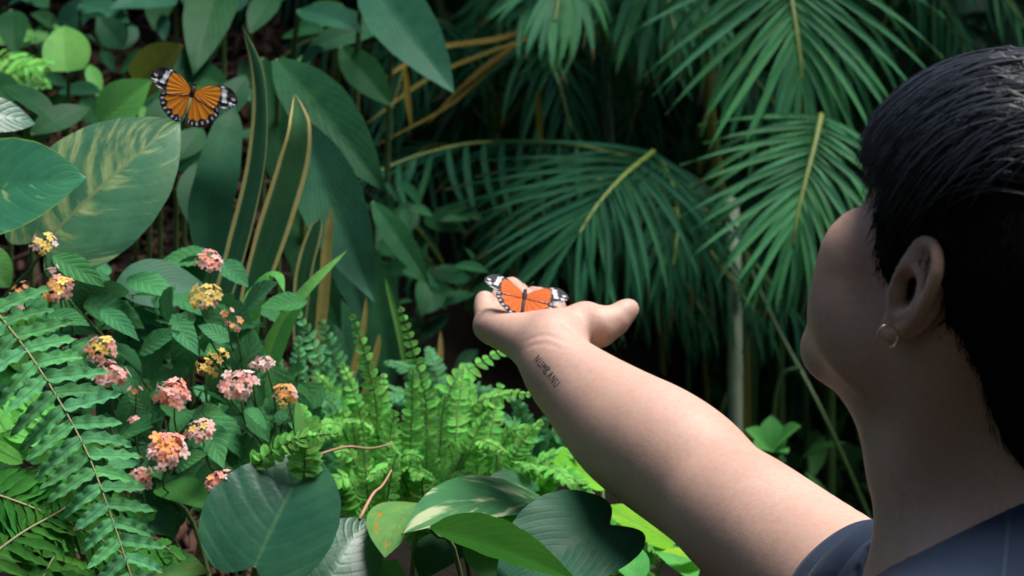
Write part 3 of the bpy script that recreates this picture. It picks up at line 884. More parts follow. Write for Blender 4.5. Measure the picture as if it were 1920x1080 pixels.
s2.strap([(425, 760, 2.36), (452, 640, 2.36), (485, 555, 2.36), (515, 518, 2.36), (533, 548, 2.34)], 44, (0.1, -0.8, 0.6), G_GRASS, 0.25, twist=0.7)
s2.strap([(455, 770, 2.38), (505, 650, 2.38), (570, 550, 2.38), (650, 470, 2.40)], 30, (-0.3, -0.85, 0.4), G_GRASS, 0.25)
s2.strap([(430, 760, 2.40), (455, 650, 2.40), (470, 580, 2.40), (490, 520, 2.42)], 50, (0.1, -0.9, 0.3), G_GRASS, 0.2)
s2.strap([(480, 770, 2.36), (520, 660, 2.36), (545, 600, 2.36), (575, 560, 2.36)], 24, (0.1, -0.9, 0.3), G_GRASS, 0.2)
s2.strap([(400, 760, 2.42), (420, 690, 2.42), (430, 620, 2.42), (425, 560, 2.42)], 30, (0.1, -0.9, 0.3), G_MID, 0.2)

# ================================================================ dark drooping leaves
b0 = P(600, 560, 3.0)
b0.z = bz(b0.x, b0.y)
d1 = Plant('broadleaf_plant', 'dark plant with long drooping lance leaves right of the snake plant', 'plant', b0)
for b, tp, w, nr, mt, bd in (
        ((520, 112, 2.95), (724, 362, 2.80), 118, (-0.25, -0.75, 0.55), G_DARK, 0.5),
        ((568, 232, 2.85), (702, 566, 2.75), 128, (-0.25, -0.85, 0.40), G_BLUE, 0.4),
        ((492, 110, 3.05), (560, 420, 2.95), 90, (-0.1, -0.85, 0.45), G_DARK, 0.4),
        ((520, 330, 2.95), (640, 620, 2.90), 90, (-0.1, -0.85, 0.45), G_DARK, 0.4),
        ((620, 380, 2.9), (690, 620, 2.85), 70, (-0.2, -0.85, 0.4), G_BLUE, 0.3),
        ((700, 380, 3.05), (806, 535, 2.95), 52, (-0.2, -0.8, 0.5), G_DARK, 0.4),
        ((690, 460, 3.1), (735, 740, 3.1), 80, (0.3, -0.9, 0.3), G_DARK, 0.3),
        ((560, 470, 2.95), (610, 720, 2.9), 80, (0.2, -0.9, 0.3), G_DARK, 0.3),
        ((630, 560, 2.95), (660, 760, 2.9), 90, (0.2, -0.9, 0.3), G_DARK, 0.3)):
    d1.leaf(b, tp, w, nr, mt, 'lance', bend=bd, fold=0.22, ripple=0.00042, nrip=6, petiole=soil_below(P(b[0], b[1], b[2] + 0.12)), pmat=M_STEM, pr=0.004)
b0 = P(560, 100, 3.5)
b0.z = bz(b0.x, b0.y)
d2 = Plant('broadleaf_plant', 'dark broad leaves hanging from the top edge left of the dry palm frond', 'plant', b0)
for b, tp, w, nr, mt, bd in (
        ((680, -50, 3.2), (852, 176, 3.05), 120, (-0.25, -0.8, 0.5), G_BLUE, 0.5),
        ((560, 20, 3.3), (680, 62, 3.2), 70, (-0.1, -0.7, 0.6), G_BLUE, 0.5),
        ((740, 40, 3.4), (570, 100, 3.35), 64, (0.2, -0.75, 0.6), G_DARK, 0.5),
        ((640, 10, 3.6), (560, 60, 3.6), 60, (0.2, -0.75, 0.6), G_MID, 0.5),
        ((640, 90, 3.3), (735, 200, 3.25), 70, (-0.2, -0.8, 0.4), G_DARK, 0.4)):
    d2.leaf(b, tp, w, nr, mt, 'lance', bend=bd, fold=0.2, petiole=soil_below(P(b[0] - 20, b[1], b[2] + 0.2)), pmat=M_STEM, pr=0.004)
b0 = P(260, 160, 3.2)
b0.z = bz(b0.x, b0.y)
d3 = Plant('broadleaf_plant', 'scattered mixed green leaves on the mulch behind the flying butterfly', 'plant', b0)
for b, tp, w, nr, mt, bd, pf in (
        ((186, 232, 2.85), (286, 148, 2.85), 92, (0.0, -0.9, 0.4), G_MID, 0.4, 'ovate'),
        ((255, 160, 3.05), (345, 84, 3.0), 92, (0.0, -0.9, 0.3), G_OLIVE, 0.3, 'heart'),
        ((128, 134, 3.1), (120, 48, 3.15), 90, (0.1, -0.85, 0.5), G_MID, 0.4, 'heart'),
        ((300, 180, 3.0), (420, 60, 3.1), 60, (0.2, -0.8, 0.5), G_DARK, 0.4, 'lance'),
        ((420, -60, 3.2), (362, 140, 3.0), 100, (0.1, -0.9, 0.3), G_DARK, 0.4, 'lance'),
        ((330, 0, 3.5), (200, 20, 3.4), 70, (0.1, -0.7, 0.7), G_BLUE, 0.4, 'ovate'),
        ((150, 10, 3.5), (245, 45, 3.4), 60, (0.1, -0.7, 0.7), G_BLUE, 0.4, 'ovate'),
        ((20, 20, 3.3), (30, 110, 3.2), 60, (0.1, -0.8, 0.5), G_DARK, 0.4, 'ovate'),
        ((280, 250, 2.9), (352, 176, 2.95), 70, (0.1, -0.8, 0.5), G_DARK, 0.4, 'ovate'),
        ((345, 130, 3.05), (430, 170, 3.0), 60, (0.1, -0.8, 0.5), G_DARK, 0.4, 'lance'),
        ((60, 60, 3.4), (-20, 90, 3.3), 60, (0.1, -0.8, 0.5), G_MID, 0.4, 'ovate'),
        ((470, -10, 3.5), (380, 30, 3.5), 60, (0.1, -0.8, 0.5), G_BLUE, 0.4, 'ovate'),
        ((230, 90, 3.4), (180, 30, 3.4), 64, (0.1, -0.8, 0.5), G_DARK, 0.4, 'ovate'),
        ((90, 0, 3.5), (20, -10, 3.45), 70, (0.1, -0.8, 0.5), G_DARK, 0.4, 'ovate'),
        ((300, -20, 3.7), (290, 60, 3.6), 60, (0.2, -0.8, 0.5), G_DARK, 0.4, 'heart'),
        ((470, 60, 3.3), (520, -20, 3.4), 56, (0.1, -0.8, 0.5), G_DARK, 0.4, 'lance'),
        ((110, 60, 3.6), (190, -10, 3.6), 60, (0.1, -0.8, 0.5), G_BLUE, 0.4, 'ovate'),
        ((20, 200, 2.95), (-30, 130, 3.0), 70, (0.1, -0.8, 0.5), G_DARK, 0.4, 'ovate'),
        ((410, 230, 2.95), (462, 140, 3.0), 60, (0.1, -0.85, 0.4), G_DARK, 0.4, 'lance'),
        ((330, 300, 2.8), (380, 240, 2.85), 60, (0.1, -0.85, 0.4), G_DARK, 0.4, 'lance'),
        ((360, 420, 2.75), (372, 300, 2.8), 70, (0.1, -0.85, 0.4), G_DARK, 0.4, 'lance'),
        ((60, 250, 2.75), (170, 200, 2.8), 60, (0.1, -0.8, 0.5), G_DARK, 0.4, 'lance')):
    d3.leaf(b, tp, w, nr, mt, pf, bend=bd, fold=0.15, ripple=0.00035, petiole=soil_below(P(b[0], b[1] + 40, b[2] + 0.15)), pmat=M_STEM, pr=0.003)

for lab_, reg, seed_ in (('dark ground cover spreading over the mulch left of the flying butterfly', (-20, 290, -30, 215), 41), ('dark ground cover spreading over the mulch right of the flying butterfly', (290, 640, -40, 330), 42),
                         ('dark leafy ground cover on the soil left of the fingers', (680, 900, 380, 660), 43)):
    grg = np.random.default_rng(seed_)
    c0 = P((reg[0] + reg[1]) / 2, (reg[2] + reg[3]) / 2, 3.5)
    gc = Plant('ground_cover', lab_, 'plant', soil_below(c0), 'ground cover on the bank')
    for k in range(46):
        px, py = grg.uniform(reg[0], reg[1]), grg.uniform(reg[2], reg[3])
        a_ = grg.uniform(0, 6.28)
        L_ = grg.uniform(45, 95)
        d_ = 3.25 + (215 - py) / 430 * 0.5 + grg.uniform(-0.1, 0.1) if reg[0] < 680 else grg.uniform(3.2, 3.6)
        mt = (G_DARK, G_DARK, G_BLUE, G_DARK, G_MID)[int(grg.integers(5))] if reg[0] < 680 else G_DARK
        gc.leaf((px, py, d_), (px + L_ * math.cos(a_), py + 0.7 * L_ * math.sin(a_) + 12, d_ - 0.04), L_ * grg.uniform(0.35, 0.7), (grg.normal(scale=0.3), -0.75, 0.6), mt, ('ovate', 'lance')[k % 2], bend=0.5, fold=0.15, nu=14, nv=7)

# ================================================================ lantana shrub
def floret_mesh(name, col1, col2):
    """Five-lobed floret with a tube, open towards +Z; unit radius."""
    V, Fc, uv = [(0, 0, -0.12)], [], [(0, 0)]
    n = 20
    for k in range(n):
        a = 2 * math.pi * k / n
        lob = 0.52 + 0.48 * abs(math.cos(2.5 * a)) ** 0.8
        for r_, z in ((0.22, -0.04), (0.30 + 0.35 * lob, 0.05), (lob, 0.02)):
            V.append((r_ * math.cos(a), r_ * math.sin(a), z))
            uv.append((r_, 0))
    for k in range(n):
        a, b = 1 + 3 * k, 1 + 3 * ((k + 1) % n)
        Fc.append((0, a, b))
        Fc.append((a, a + 1, b + 1, b))
        Fc.append((a + 1, a + 2, b + 2, b + 1))
    m = len(V)
    for k in range(5):
        a = 2 * math.pi * k / 5
        V += [(0.16 * math.cos(a), 0.16 * math.sin(a), -0.1), (0.12 * math.cos(a), 0.12 * math.sin(a), -1.5)]
        uv += [(0.3, 0), (1, 0)]
    for k in range(5):
        a, b = m + 2 * k, m + 2 * ((k + 1) % 5)
        Fc.append((a, b, b + 1, a + 1))
    t = NT(name)
    u = t.n('SeparateXYZ', None, {0: t.n('TexCoord', 2)}).outputs[0]
    rv = t.n('ObjectInfo', None).outputs['Random']
    c = t.mix(t.ramp(u, 0.15, 0.55), col2, col1)
    c = t.n('HueSaturation', 0, {'Value': t.math('MULTIPLY_ADD', rv, 0.35, 0.82), 'Color': c})
    s1_ = t.principled(col=c, rough=0.6, spec=0.25)
    s2_ = t.n('BsdfTranslucent', 0, {'Color': c})
    mat = t.out(t.n('MixShader', 0, {0: 0.4, 1: s1_, 2: s2_}))
    return mk_mesh('floret', V, Fc, mat, uv)


FLO = {
    'p': floret_mesh('pink_floret', (0.92, 0.50, 0.49), (0.88, 0.40, 0.20)),
    'k': floret_mesh('pale_pink_floret', (0.94, 0.70, 0.68), (0.88, 0.46, 0.34)),
    'o': floret_mesh('orange_floret', (0.86, 0.36, 0.17), (0.86, 0.46, 0.05)),
    'y': floret_mesh('yellow_floret', (0.88, 0.66, 0.22), (0.84, 0.48, 0.05)),
    'r': floret_mesh('coral_floret', (0.86, 0.34, 0.30), (0.82, 0.34, 0.10)),
}
b0 = P(300, 1010, 2.42)
b0.z = bz(b0.x, b0.y)
lan = Plant('lantana_shrub', 'lantana shrub with clusters of pink, orange and yellow flowers', 'shrub', b0)
LROOT = [P(180, 1010, 2.45), P(320, 1000, 2.42), P(450, 980, 2.42), P(100, 900, 2.45), P(520, 940, 2.42)]
lrg = np.random.default_rng(21)


def flower(px, py, dia, outer, inner, n, d=2.18, flat=0.5, name='flower_head', nrm=None):
    c = P(px, py, d)
    r_ = dia / 2 / FPX * d
    N_ = Vector(nrm or (lrg.normal(scale=0.25), -0.75, 0.62)).normalized()
    root = min(LROOT, key=lambda q: (q - c).length)
    path = catmull([c - N_ * r_ * 0.3, c - N_ * (r_ * 0.6 + 0.02) + Vector((0, 0.012, -0.02)), (c + root) / 2 + Vector((0, 0.03, 0.0)), root], 12)
    o0 = Vector(path[0])
    v1 = tube(path - np.array(o0), np.linspace(0.0008, 0.0016, 12), 5)
    kb = ball_uv(r_ * 0.32)
    v, f = merge([v1, kb])
    head = put(name, mk_mesh(name, v, f, M_STEM), lan.root, origin=o0)
    n = max(3, int(n * 0.62))
    for i in range(n):
        q = (i + 0.5) / n
        th = math.acos(1 - q * 0.92)
        ph = i * 2.399963 + lrg.uniform(-0.15, 0.15)
        loc = Vector((math.sin(th) * math.cos(ph), math.sin(th) * math.sin(ph), math.cos(th) * flat))
        fm = frame(Vector((0.3, 0.2, 1)).cross(N_), N_)
        pos = c + fm @ loc * r_ * lrg.uniform(0.72, 1.12)
        dr = (fm @ Vector((loc.x, loc.y, loc.z / flat + 0.35)) + Vector(lrg.normal(size=3) * 0.28)).normalized()
        kind = inner[int(lrg.integers(len(inner)))] if q < 0.42 else outer[int(lrg.integers(len(outer)))]
        fs = max(r_ * 0.36, 0.0036) * lrg.uniform(0.82, 1.15)
        put('floret', FLO[kind], head, Matrix.Translation(pos) @ frame(dr.orthogonal(), dr).to_4x4() @ Matrix.Rotation(lrg.uniform(0, 6), 4, 'Z') @ Matrix.Scale(fs, 4))
    return head


def ball_uv(r_):
    V = []
    for i in range(6):
        th = math.pi * i / 5
        for k in range(8):
            a = 2 * math.pi * k / 8
            V.append((r_ * math.sin(th) * math.cos(a), r_ * math.sin(th) * math.sin(a), r_ * math.cos(th)))
    return np.array(V), [tuple(q) for q in grid_faces(6, 8, 0, True)]


for fl in ((83, 459, 52, 'kpy', 'y', 18, 2.24), (111, 541, 62, 'por', 'oy', 24, 2.22), (40, 546, 40, 'pk', 'o', 12, 2.24), (192, 653, 62, 'kpp', 'oy', 24, 2.18),
           (206, 704, 66, 'kkp', 'pp', 26, 2.17), (255, 733, 28, 'p', 'o', 5, 2.18), (325, 739, 68, 'pkr', 'rp', 34, 2.15), (311, 844, 80, 'kpp', 'oor', 40, 2.12),
           (375, 810, 56, 'kp', 'kyp', 22, 2.14), (250, 788, 18, 'p', 'p', 3, 2.17), (205, 796, 16, 'k', 'p', 3, 2.18), (384, 687, 34, 'y', 'y', 10, 2.18), (408, 668, 40, 'y', 'y', 12, 2.18), (396, 694, 30, 'y', 'y', 8, 2.18),
           (447, 722, 66, 'kkp', 'pp', 28, 2.16), (497, 681, 42, 'kk', 'pk', 16, 2.18), (474, 684, 14, 'k', 'k', 3, 2.18), (537, 741, 54, 'yok', 'yo', 22, 2.16), (383, 560, 64, 'yyk', 'y', 24, 2.24),
           (440, 610, 36, 'pr', 'o', 9, 2.22), (426, 588, 24, 'p', 'o', 5, 2.22), (395, 492, 54, 'pk', 'pr', 22, 2.26), (262, 901, 54, 'kp', 'pr', 22, 2.13), (410, 903, 52, 'kp', 'or', 24, 2.12),
           (35, 578, 14, 'p', 'p', 3, 2.24), (102, 506, 22, 'k', 'k', 5, 2.25), (52, 716, 14, 'k', 'k', 3, 2.2)):
    flower(*fl[:6], d=fl[6])
# stems
for k in range(16):
    a = LROOT[k % 5]
    tp = P(lrg.uniform(60, 580), lrg.uniform(520, 800), lrg.uniform(2.3, 2.45))
    lan.stem([soil_below(a), a * 0.5 + tp * 0.5 + Vector((0, 0.02, -0.03)), tp], 0.003, 0.0012, M_WOODY if k % 2 else M_STEM)
# leaves
nl = 0
while nl < 235:
    px, py = lrg.uniform(-20, 610), lrg.uniform(470, 960)
    e_ = ((px - 300) / 300) ** 2 + ((py - 720) / 250) ** 2
    if e_ > 1 or (py < 540 and px > 200 and px < 330):
        continue
    nl += 1
    d = 2.24 + 0.22 * lrg.random() - (0.06 if py > 760 else 0)
    p_ = P(px, py, d)
    ax = Vector((lrg.normal(), lrg.normal(scale=0.5) - 0.3, lrg.normal(scale=0.6) - 0.25)).normalized()
    nn = Vector((lrg.normal(scale=0.45), -0.75 + lrg.normal(scale=0.3), 0.75 + lrg.normal(scale=0.3)))
    L = lrg.uniform(0.034, 0.058)
    put('leaf', LANT[nl % 5], lan.root, Matrix.Translation(p_ - ax * L * 0.5) @ frame(ax, nn).to_4x4() @ Matrix.Diagonal((L * 0.58, L, L, 1)))
for a, b, w in (((262, 662, 2.2), (340, 622, 2.18), 56), ((330, 600, 2.2), (372, 668, 2.16), 44), ((210, 830, 2.18), (290, 800, 2.14), 62), ((395, 800, 2.18), (420, 880, 2.12), 56),
                ((90, 590, 2.2), (170, 612, 2.18), 46), ((190, 580, 2.22), (262, 640, 2.18), 40), ((160, 640, 2.2), (140, 720, 2.16), 50), ((275, 770, 2.2), (235, 705, 2.2), 44),
                ((430, 640, 2.2), (370, 610, 2.2), 40), ((500, 800, 2.18), (455, 770, 2.16), 50), ((330, 880, 2.14), (390, 850, 2.12), 50), ((360, 780, 2.2), (420, 770, 2.18), 40),
                ((100, 480, 2.26), (200, 540, 2.24), 50), ((240, 520, 2.28), (330, 560, 2.25), 60), ((250, 860, 2.15), (200, 880, 2.12), 50)):
    lan.leaf(a, b, w, (lrg.normal(scale=0.2), -0.75, 0.7), G_LANT, 'ovate', bend=0.5, fold=0.12, ripple=0.00049, nrip=6, serr=0.04, nu=29, nv=9)
# ================================================================ palms
M_CANE_Y = plain('yellow_green_cane', (0.20, 0.18, 0.030), 0.45, 0.4, 0.35, 18)
M_CANE_P = plain('pale_cane', (0.42, 0.50, 0.34), 0.6, 0.3, 0.3, 25)
M_CANE_G = plain('green_cane', (0.045, 0.095, 0.022), 0.45, 0.4, 0.3, 18)
M_PETI = plain('palm_petiole', (0.16, 0.22, 0.035), 0.45, 0.4, 0.3, 20)
PP = ([0, .15, .4, .7, .9, 1], [.75, .95, 1, .85, .6, .45])
prg = np.random.default_rng(33)


def cane(pl, pts, r, mat, name='cane', ring=0.11):
    """A jointed palm cane through px points."""
    path = catmull([P(*q) for q in pts], 60)
    seg = np.concatenate([[0], np.cumsum(np.linalg.norm(np.diff(path, axis=0), axis=1))])
    rad = np.full(60, r) * (1 + 0.10 * (np.abs(((seg / ring) % 1.0) - 0.5) > 0.44))
    o0 = Vector(path[0])
    v, f = tube(path - np.array(o0), rad, 10)
    return put(name, mk_mesh(name, v, f, mat), pl.root, origin=o0)


def palm(label, base_px, group='areca palms behind the arm'):
    b = P(*base_px)
    return Plant('palm', label, 'palm', (b.x, b.y, bz(b.x, b.y)), group)


g1 = palm('sunlit palm frond hanging from the top edge beside the black hair', (1460, 700, 3.9))
cane(g1, [(1470, 1500, 3.9), (1462, 700, 3.9), (1468, 200, 3.75), (1476, -60, 3.5)], 0.008, M_CANE_G)
g1.frond([(1472, -130, 3.55), (1480, -30, 3.5), (1492, 50, 3.46), (1500, 110, 3.44), (1503, 150, 3.43)], (0.0, -0.80, 0.60), LEAFLET, 23, 0.27, 0.0118, (88, 10), M_PETI, 0.006, 0.002, prof=PP, jit=0.06, droop=0.12, start=0.0, pname='leaflet', rg=prg)
g2 = palm('palm frond with evenly spread leaflets left of the face', (1560, 760, 3.8))
cane(g2, [(1560, 1500, 3.8), (1556, 700, 3.8), (1548, 360, 3.6), (1538, 250, 3.45)], 0.008, M_CANE_G)
g2.frond([(1540, 215, 3.42), (1528, 270, 3.38), (1510, 340, 3.34), (1494, 410, 3.31), (1487, 462, 3.30)], (0.0, -0.88, 0.48), LEAFLET, 23, 0.205, 0.0098, (84, 10), M_PETI, 0.005, 0.002, prof=PP, jit=0.05, droop=0.06, start=0.0, pname='leaflet', rg=prg)
g3 = palm('palm with an arching frond whose leaflets hang over the fingers', (1240, 720, 4.2))
cane(g3, [(1248, 1500, 4.2), (1240, 700, 4.2), (1215, 380, 3.9), (1175, 292, 3.8)], 0.008, M_CANE_Y)
g3.frond([(1180, 296, 3.75), (1060, 270, 3.70), (900, 268, 3.65), (790, 290, 3.60), (705, 322, 3.55)], (-0.05, -0.45, 0.88), LEAFLET_D, 12, 0.175, 0.0120, (78, 40), M_PETI, 0.0045, 0.0016, prof=PP, jit=0.07, droop=0.55, start=0.18, pname='leaflet', rg=prg)
g3.frond([(1225, 285, 3.50), (1170, 330, 3.42), (1120, 385, 3.36), (1085, 440, 3.32)], (-0.1, -0.82, 0.55), LEAFLET_D, 22, 0.255, 0.0092, (84, 12), M_PETI, 0.005, 0.0016, prof=([0, .3, .7, 1], [.9, 1, .95, .7]), jit=0.07, droop=0.14, start=0.0, pname='leaflet', rg=prg)
g3.frond([(1240, 300, 3.60), (1265, 360, 3.5), (1270, 430, 3.42), (1262, 500, 3.38)], (0.1, -0.85, 0.5), LEAFLET_D, 13, 0.19, 0.0125, (70, 10), M_PETI, 0.004, 0.0016, prof=PP, jit=0.08, droop=0.25, start=0.0, pname='leaflet', rg=prg)
g4 = palm('palm with a yellowed dry frond reaching left at the top centre', (1120, 500, 4.4))
cane(g4, [(1130, 1500, 4.4), (1125, 600, 4.4), (1080, 150, 4.1), (1030, 30, 3.9)], 0.008, M_CANE_G)
for pts, w in (([(1020, 45, 3.7), (930, 75, 3.65), (830, 90, 3.6), (765, 120, 3.55), (708, 156, 3.5)], 18), ([(1000, 70, 3.75), (900, 105, 3.7), (800, 150, 3.65), (682, 236, 3.55)], 12),
               ([(1010, 60, 3.8), (930, 110, 3.75), (860, 170, 3.7), (800, 235, 3.65)], 11), ([(990, 60, 3.8), (920, 130, 3.75), (840, 200, 3.7), (700, 275, 3.6)], 10), ([(760, 130, 3.5), (765, 190, 3.5), (772, 240, 3.5)], 12)):
    g4.strap(pts, w, (0.1, -0.6, 0.8), G_PALM_Y, 0.3, name='dry_leaflet')
g4.strap([(1008, 170, 3.7), (1012, 230, 3.7), (1018, 300, 3.7)], 12, (0.1, -0.95, 0.2), G_PALM_Y, 0.3, name='dry_leaflet')
g4.frond([(1060, -80, 3.7), (1050, -20, 3.6), (1040, 40, 3.55)], (0.0, -0.85, 0.5), LEAFLET, 13, 0.16, 0.016, (70, 10), M_PETI, 0.005, 0.002, prof=PP, jit=0.1, droop=0.4, start=0.0, pname='leaflet', rg=prg)
g5 = palm('palm with leaflets dropping from the top edge above the yellow cane', (1300, 300, 4.4))
cane(g5, [(1420, 1500, 4.0), (1382, 640, 3.95), (1352, 380, 3.9), (1330, 200, 3.85), (1318, 40, 3.8), (1312, -80, 3.75)], 0.0095, M_CANE_Y)
g5.frond([(1190, -110, 3.9), (1220, -60, 3.85), (1260, -20, 3.8), (1310, 0, 3.75)], (0.1, -0.8, 0.6), LEAFLET, 15, 0.20, 0.017, (75, 30), M_PETI, 0.005, 0.002, prof=PP, jit=0.1, droop=0.6, start=0.0, pname='leaflet', rg=prg)
# the pale cane right of the hand and its thinner neighbours
g6 = palm('pale grey palm cane standing upright between the hand and the chin', (1378, 860, 3.7), 'palm canes')
cane(g6, [(1382, 1500, 3.7), (1379, 900, 3.7), (1378, 700, 3.7), (1376, 470, 3.72), (1372, 380, 3.8)], 0.0115, M_CANE_P)
g7 = palm('group of thin yellow-green canes behind the pale cane', (1420, 860, 4.1), 'palm canes')
for x0, y0, x1, y1, d, r, m in ((1300, 1200, 1285, 430, 4.2, 0.005, M_CANE_G), (1410, 1200, 1395, 420, 4.0, 0.0055, M_CANE_Y), (1345, 1200, 1310, 300, 4.3, 0.005, M_CANE_Y), (1460, 1200, 1490, 380, 4.4, 0.005, M_CANE_G),
                                (1230, 1200, 1250, 480, 4.4, 0.005, M_CANE_G), (1160, 1200, 1150, 560, 4.5, 0.005, M_CANE_Y), (1520, 1200, 1505, 500, 4.2, 0.005, M_CANE_G), (1090, 1100, 1060, 480, 4.6, 0.006, M_CANE_G)):
    cane(g7, [(x0, y0, d), (x0 * 0.6 + x1 * 0.4, y0 * 0.6 + y1 * 0.4, d), (x1 + 4, y1 * 0.7 + y0 * 0.3, d), (x1, y1, d)], r, m)
for pts in ([(1380, 440, 3.75), (1450, 600, 3.6), (1540, 770, 3.5), (1625, 960, 3.5), (1700, 1150, 3.5)], [(1500, 400, 3.9), (1420, 600, 3.85), (1350, 780, 3.8), (1300, 1000, 3.8)],
            [(1500, 690, 3.4), (1470, 700, 3.4), (1455, 740, 3.4), (1450, 790, 3.4)]):
    cane(g7, pts, 0.0034, M_CANE_G, 'stalk', 0.3)
tr = palm('pair of thick pale palm trunks at the top edge above the hair', (1850, 400, 5.2), 'palm canes')
cane(tr, [(1826, 1300, 5.2), (1822, 400, 5.2), (1820, -150, 5.2)], 0.034, M_CANE_P, 'trunk', 0.2)
cane(tr, [(1880, 1300, 5.4), (1882, 400, 5.4), (1884, -150, 5.4)], 0.040, plain('green_trunk', (0.12, 0.20, 0.12), 0.6, 0.3, 0.3, 12), 'trunk', 0.2)
# a round-leaved seedling below the chin
sd = Plant('seedling', 'small round-leaved green plant low between the pale cane and the neck', 'plant', tuple(soil_below(P(1450, 900, 3.3))))
for b, tp, w in (((1452, 846, 3.3), (1396, 806, 3.26), 58), ((1448, 842, 3.3), (1502, 800, 3.24), 66), ((1446, 848, 3.28), (1446, 778, 3.3), 56), ((1440, 858, 3.3), (1476, 850, 3.2), 50), ((1450, 850, 3.3), (1412, 842, 3.2), 50)):
    sd.leaf(b, tp, w, (0.0, -0.75, 0.66), G_MID, 'heart', bend=0.4, fold=0.15, lobe=0.12, petiole=soil_below(P(1450, 900, 3.32)), pr=0.0025)

# dim palms filling the shade behind
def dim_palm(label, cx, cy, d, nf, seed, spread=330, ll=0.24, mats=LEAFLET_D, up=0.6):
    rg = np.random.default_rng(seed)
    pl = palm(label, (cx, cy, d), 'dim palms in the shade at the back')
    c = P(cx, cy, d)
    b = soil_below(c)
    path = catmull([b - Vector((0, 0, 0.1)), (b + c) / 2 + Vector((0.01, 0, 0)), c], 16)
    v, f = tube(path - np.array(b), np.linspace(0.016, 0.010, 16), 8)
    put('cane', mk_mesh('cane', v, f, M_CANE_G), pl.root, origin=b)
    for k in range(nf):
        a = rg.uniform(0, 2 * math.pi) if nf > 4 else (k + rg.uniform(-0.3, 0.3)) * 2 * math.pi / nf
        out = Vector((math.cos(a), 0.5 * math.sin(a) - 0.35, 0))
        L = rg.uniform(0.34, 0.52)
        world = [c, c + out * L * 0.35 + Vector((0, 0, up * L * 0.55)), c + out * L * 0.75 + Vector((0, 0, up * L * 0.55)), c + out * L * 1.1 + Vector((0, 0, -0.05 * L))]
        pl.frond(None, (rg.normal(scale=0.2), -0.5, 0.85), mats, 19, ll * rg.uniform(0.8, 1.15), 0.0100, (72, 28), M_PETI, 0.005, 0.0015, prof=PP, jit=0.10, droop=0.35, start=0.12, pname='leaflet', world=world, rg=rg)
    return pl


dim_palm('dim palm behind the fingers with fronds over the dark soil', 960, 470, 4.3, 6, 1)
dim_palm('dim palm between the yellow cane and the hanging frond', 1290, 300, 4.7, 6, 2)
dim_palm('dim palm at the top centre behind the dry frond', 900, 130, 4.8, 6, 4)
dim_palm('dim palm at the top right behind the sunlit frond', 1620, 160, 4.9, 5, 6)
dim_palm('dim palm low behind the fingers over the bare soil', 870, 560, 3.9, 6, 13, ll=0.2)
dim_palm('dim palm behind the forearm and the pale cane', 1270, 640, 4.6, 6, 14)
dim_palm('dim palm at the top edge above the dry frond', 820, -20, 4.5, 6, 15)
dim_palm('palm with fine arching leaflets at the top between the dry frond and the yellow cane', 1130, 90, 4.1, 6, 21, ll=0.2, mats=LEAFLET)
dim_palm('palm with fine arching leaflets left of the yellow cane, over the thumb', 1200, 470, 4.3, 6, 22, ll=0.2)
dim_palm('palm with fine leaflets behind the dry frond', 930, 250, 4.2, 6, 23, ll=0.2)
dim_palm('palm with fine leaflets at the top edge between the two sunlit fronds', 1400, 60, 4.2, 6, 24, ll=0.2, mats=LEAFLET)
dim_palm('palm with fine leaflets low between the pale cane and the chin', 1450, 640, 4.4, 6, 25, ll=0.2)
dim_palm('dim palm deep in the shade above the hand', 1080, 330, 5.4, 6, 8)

# leafy shrubs that close the view
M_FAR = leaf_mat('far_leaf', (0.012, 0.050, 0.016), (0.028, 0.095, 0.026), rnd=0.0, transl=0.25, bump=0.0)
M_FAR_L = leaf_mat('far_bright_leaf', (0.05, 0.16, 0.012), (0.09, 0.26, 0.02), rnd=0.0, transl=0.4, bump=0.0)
M_BLOSSOM = plain('pale_glint_blossom', (0.75, 0.62, 0.58), 0.6, 0.2, 0.15, 8)  # pale petals, some of them put in for glints of sky
M_GLINT_W = plain('white_glint', (0.80, 0.84, 0.86), 0.5, 0.3, 0.05, 8)  # white petals standing in for bright sky glints between the leaves


def far_shrub(label, px, py, d, rx, rz, n, size, mat=None, bl=(), blm=None):
    rg = np.random.default_rng(int(abs(px * 7 + py)))
    c = P(px, py, d)
    b = soil_below(c)
    o = thing('shrub', label, 'shrub', b, 'shrubs closing the view at the back')
    parts = []
    for k in range(6):
        q = c + Vector((rg.uniform(-0.5, 0.5) * rx, rg.uniform(-0.2, 0.2), rg.uniform(-0.2, 0.5) * rz))
        parts.append(tube(catmull([b + Vector((rg.uniform(-0.05, 0.05), 0, -0.05)), (b + q) / 2 + Vector((0.02, 0, 0)), q], 8), np.linspace(0.012, 0.004, 8), 5))
    v, f = merge(parts)
    put('branches', mk_mesh('branches', v - np.array(b), f, M_TRUNK), o, origin=b)
    v, f, uv = leaf_cloud(n, c, (rx, 0.35, rz), size, 0.2, 2.4, rg)
    fo = put('foliage', mk_mesh('foliage', v - np.array(b), f, mat or M_FAR, uv), o, origin=b)
    fo['kind'] = 'stuff'
    for (bx, by, bs) in bl:  # petal shapes added where bits of sky shine through
        bp = P(bx, by, 4.8)
        pts = []
        for k in range(5):
            a = k * 1.2566
            pv = [(0, 0, 0), (math.cos(a - 0.5) * 0.7, math.sin(a - 0.5) * 0.7, 0.15), (math.cos(a), math.sin(a), 0.05), (math.cos(a + 0.5) * 0.7, math.sin(a + 0.5) * 0.7, 0.15)]
            pts.append((np.array(pv), [(0, 1, 2, 3)]))
        v, f = merge(pts)
        rr = bs / FPX * 4.8 / 2 * 0.75
        m = np.array(frame(Vector((0.2, 0.1, 1)), Vector((rg.normal(scale=0.3), -0.8, 0.5))))
        put('glint_blossom', mk_mesh('glint_blossom', (v * rr) @ m.T, f, blm or M_BLOSSOM), o, origin=bp)
    return o


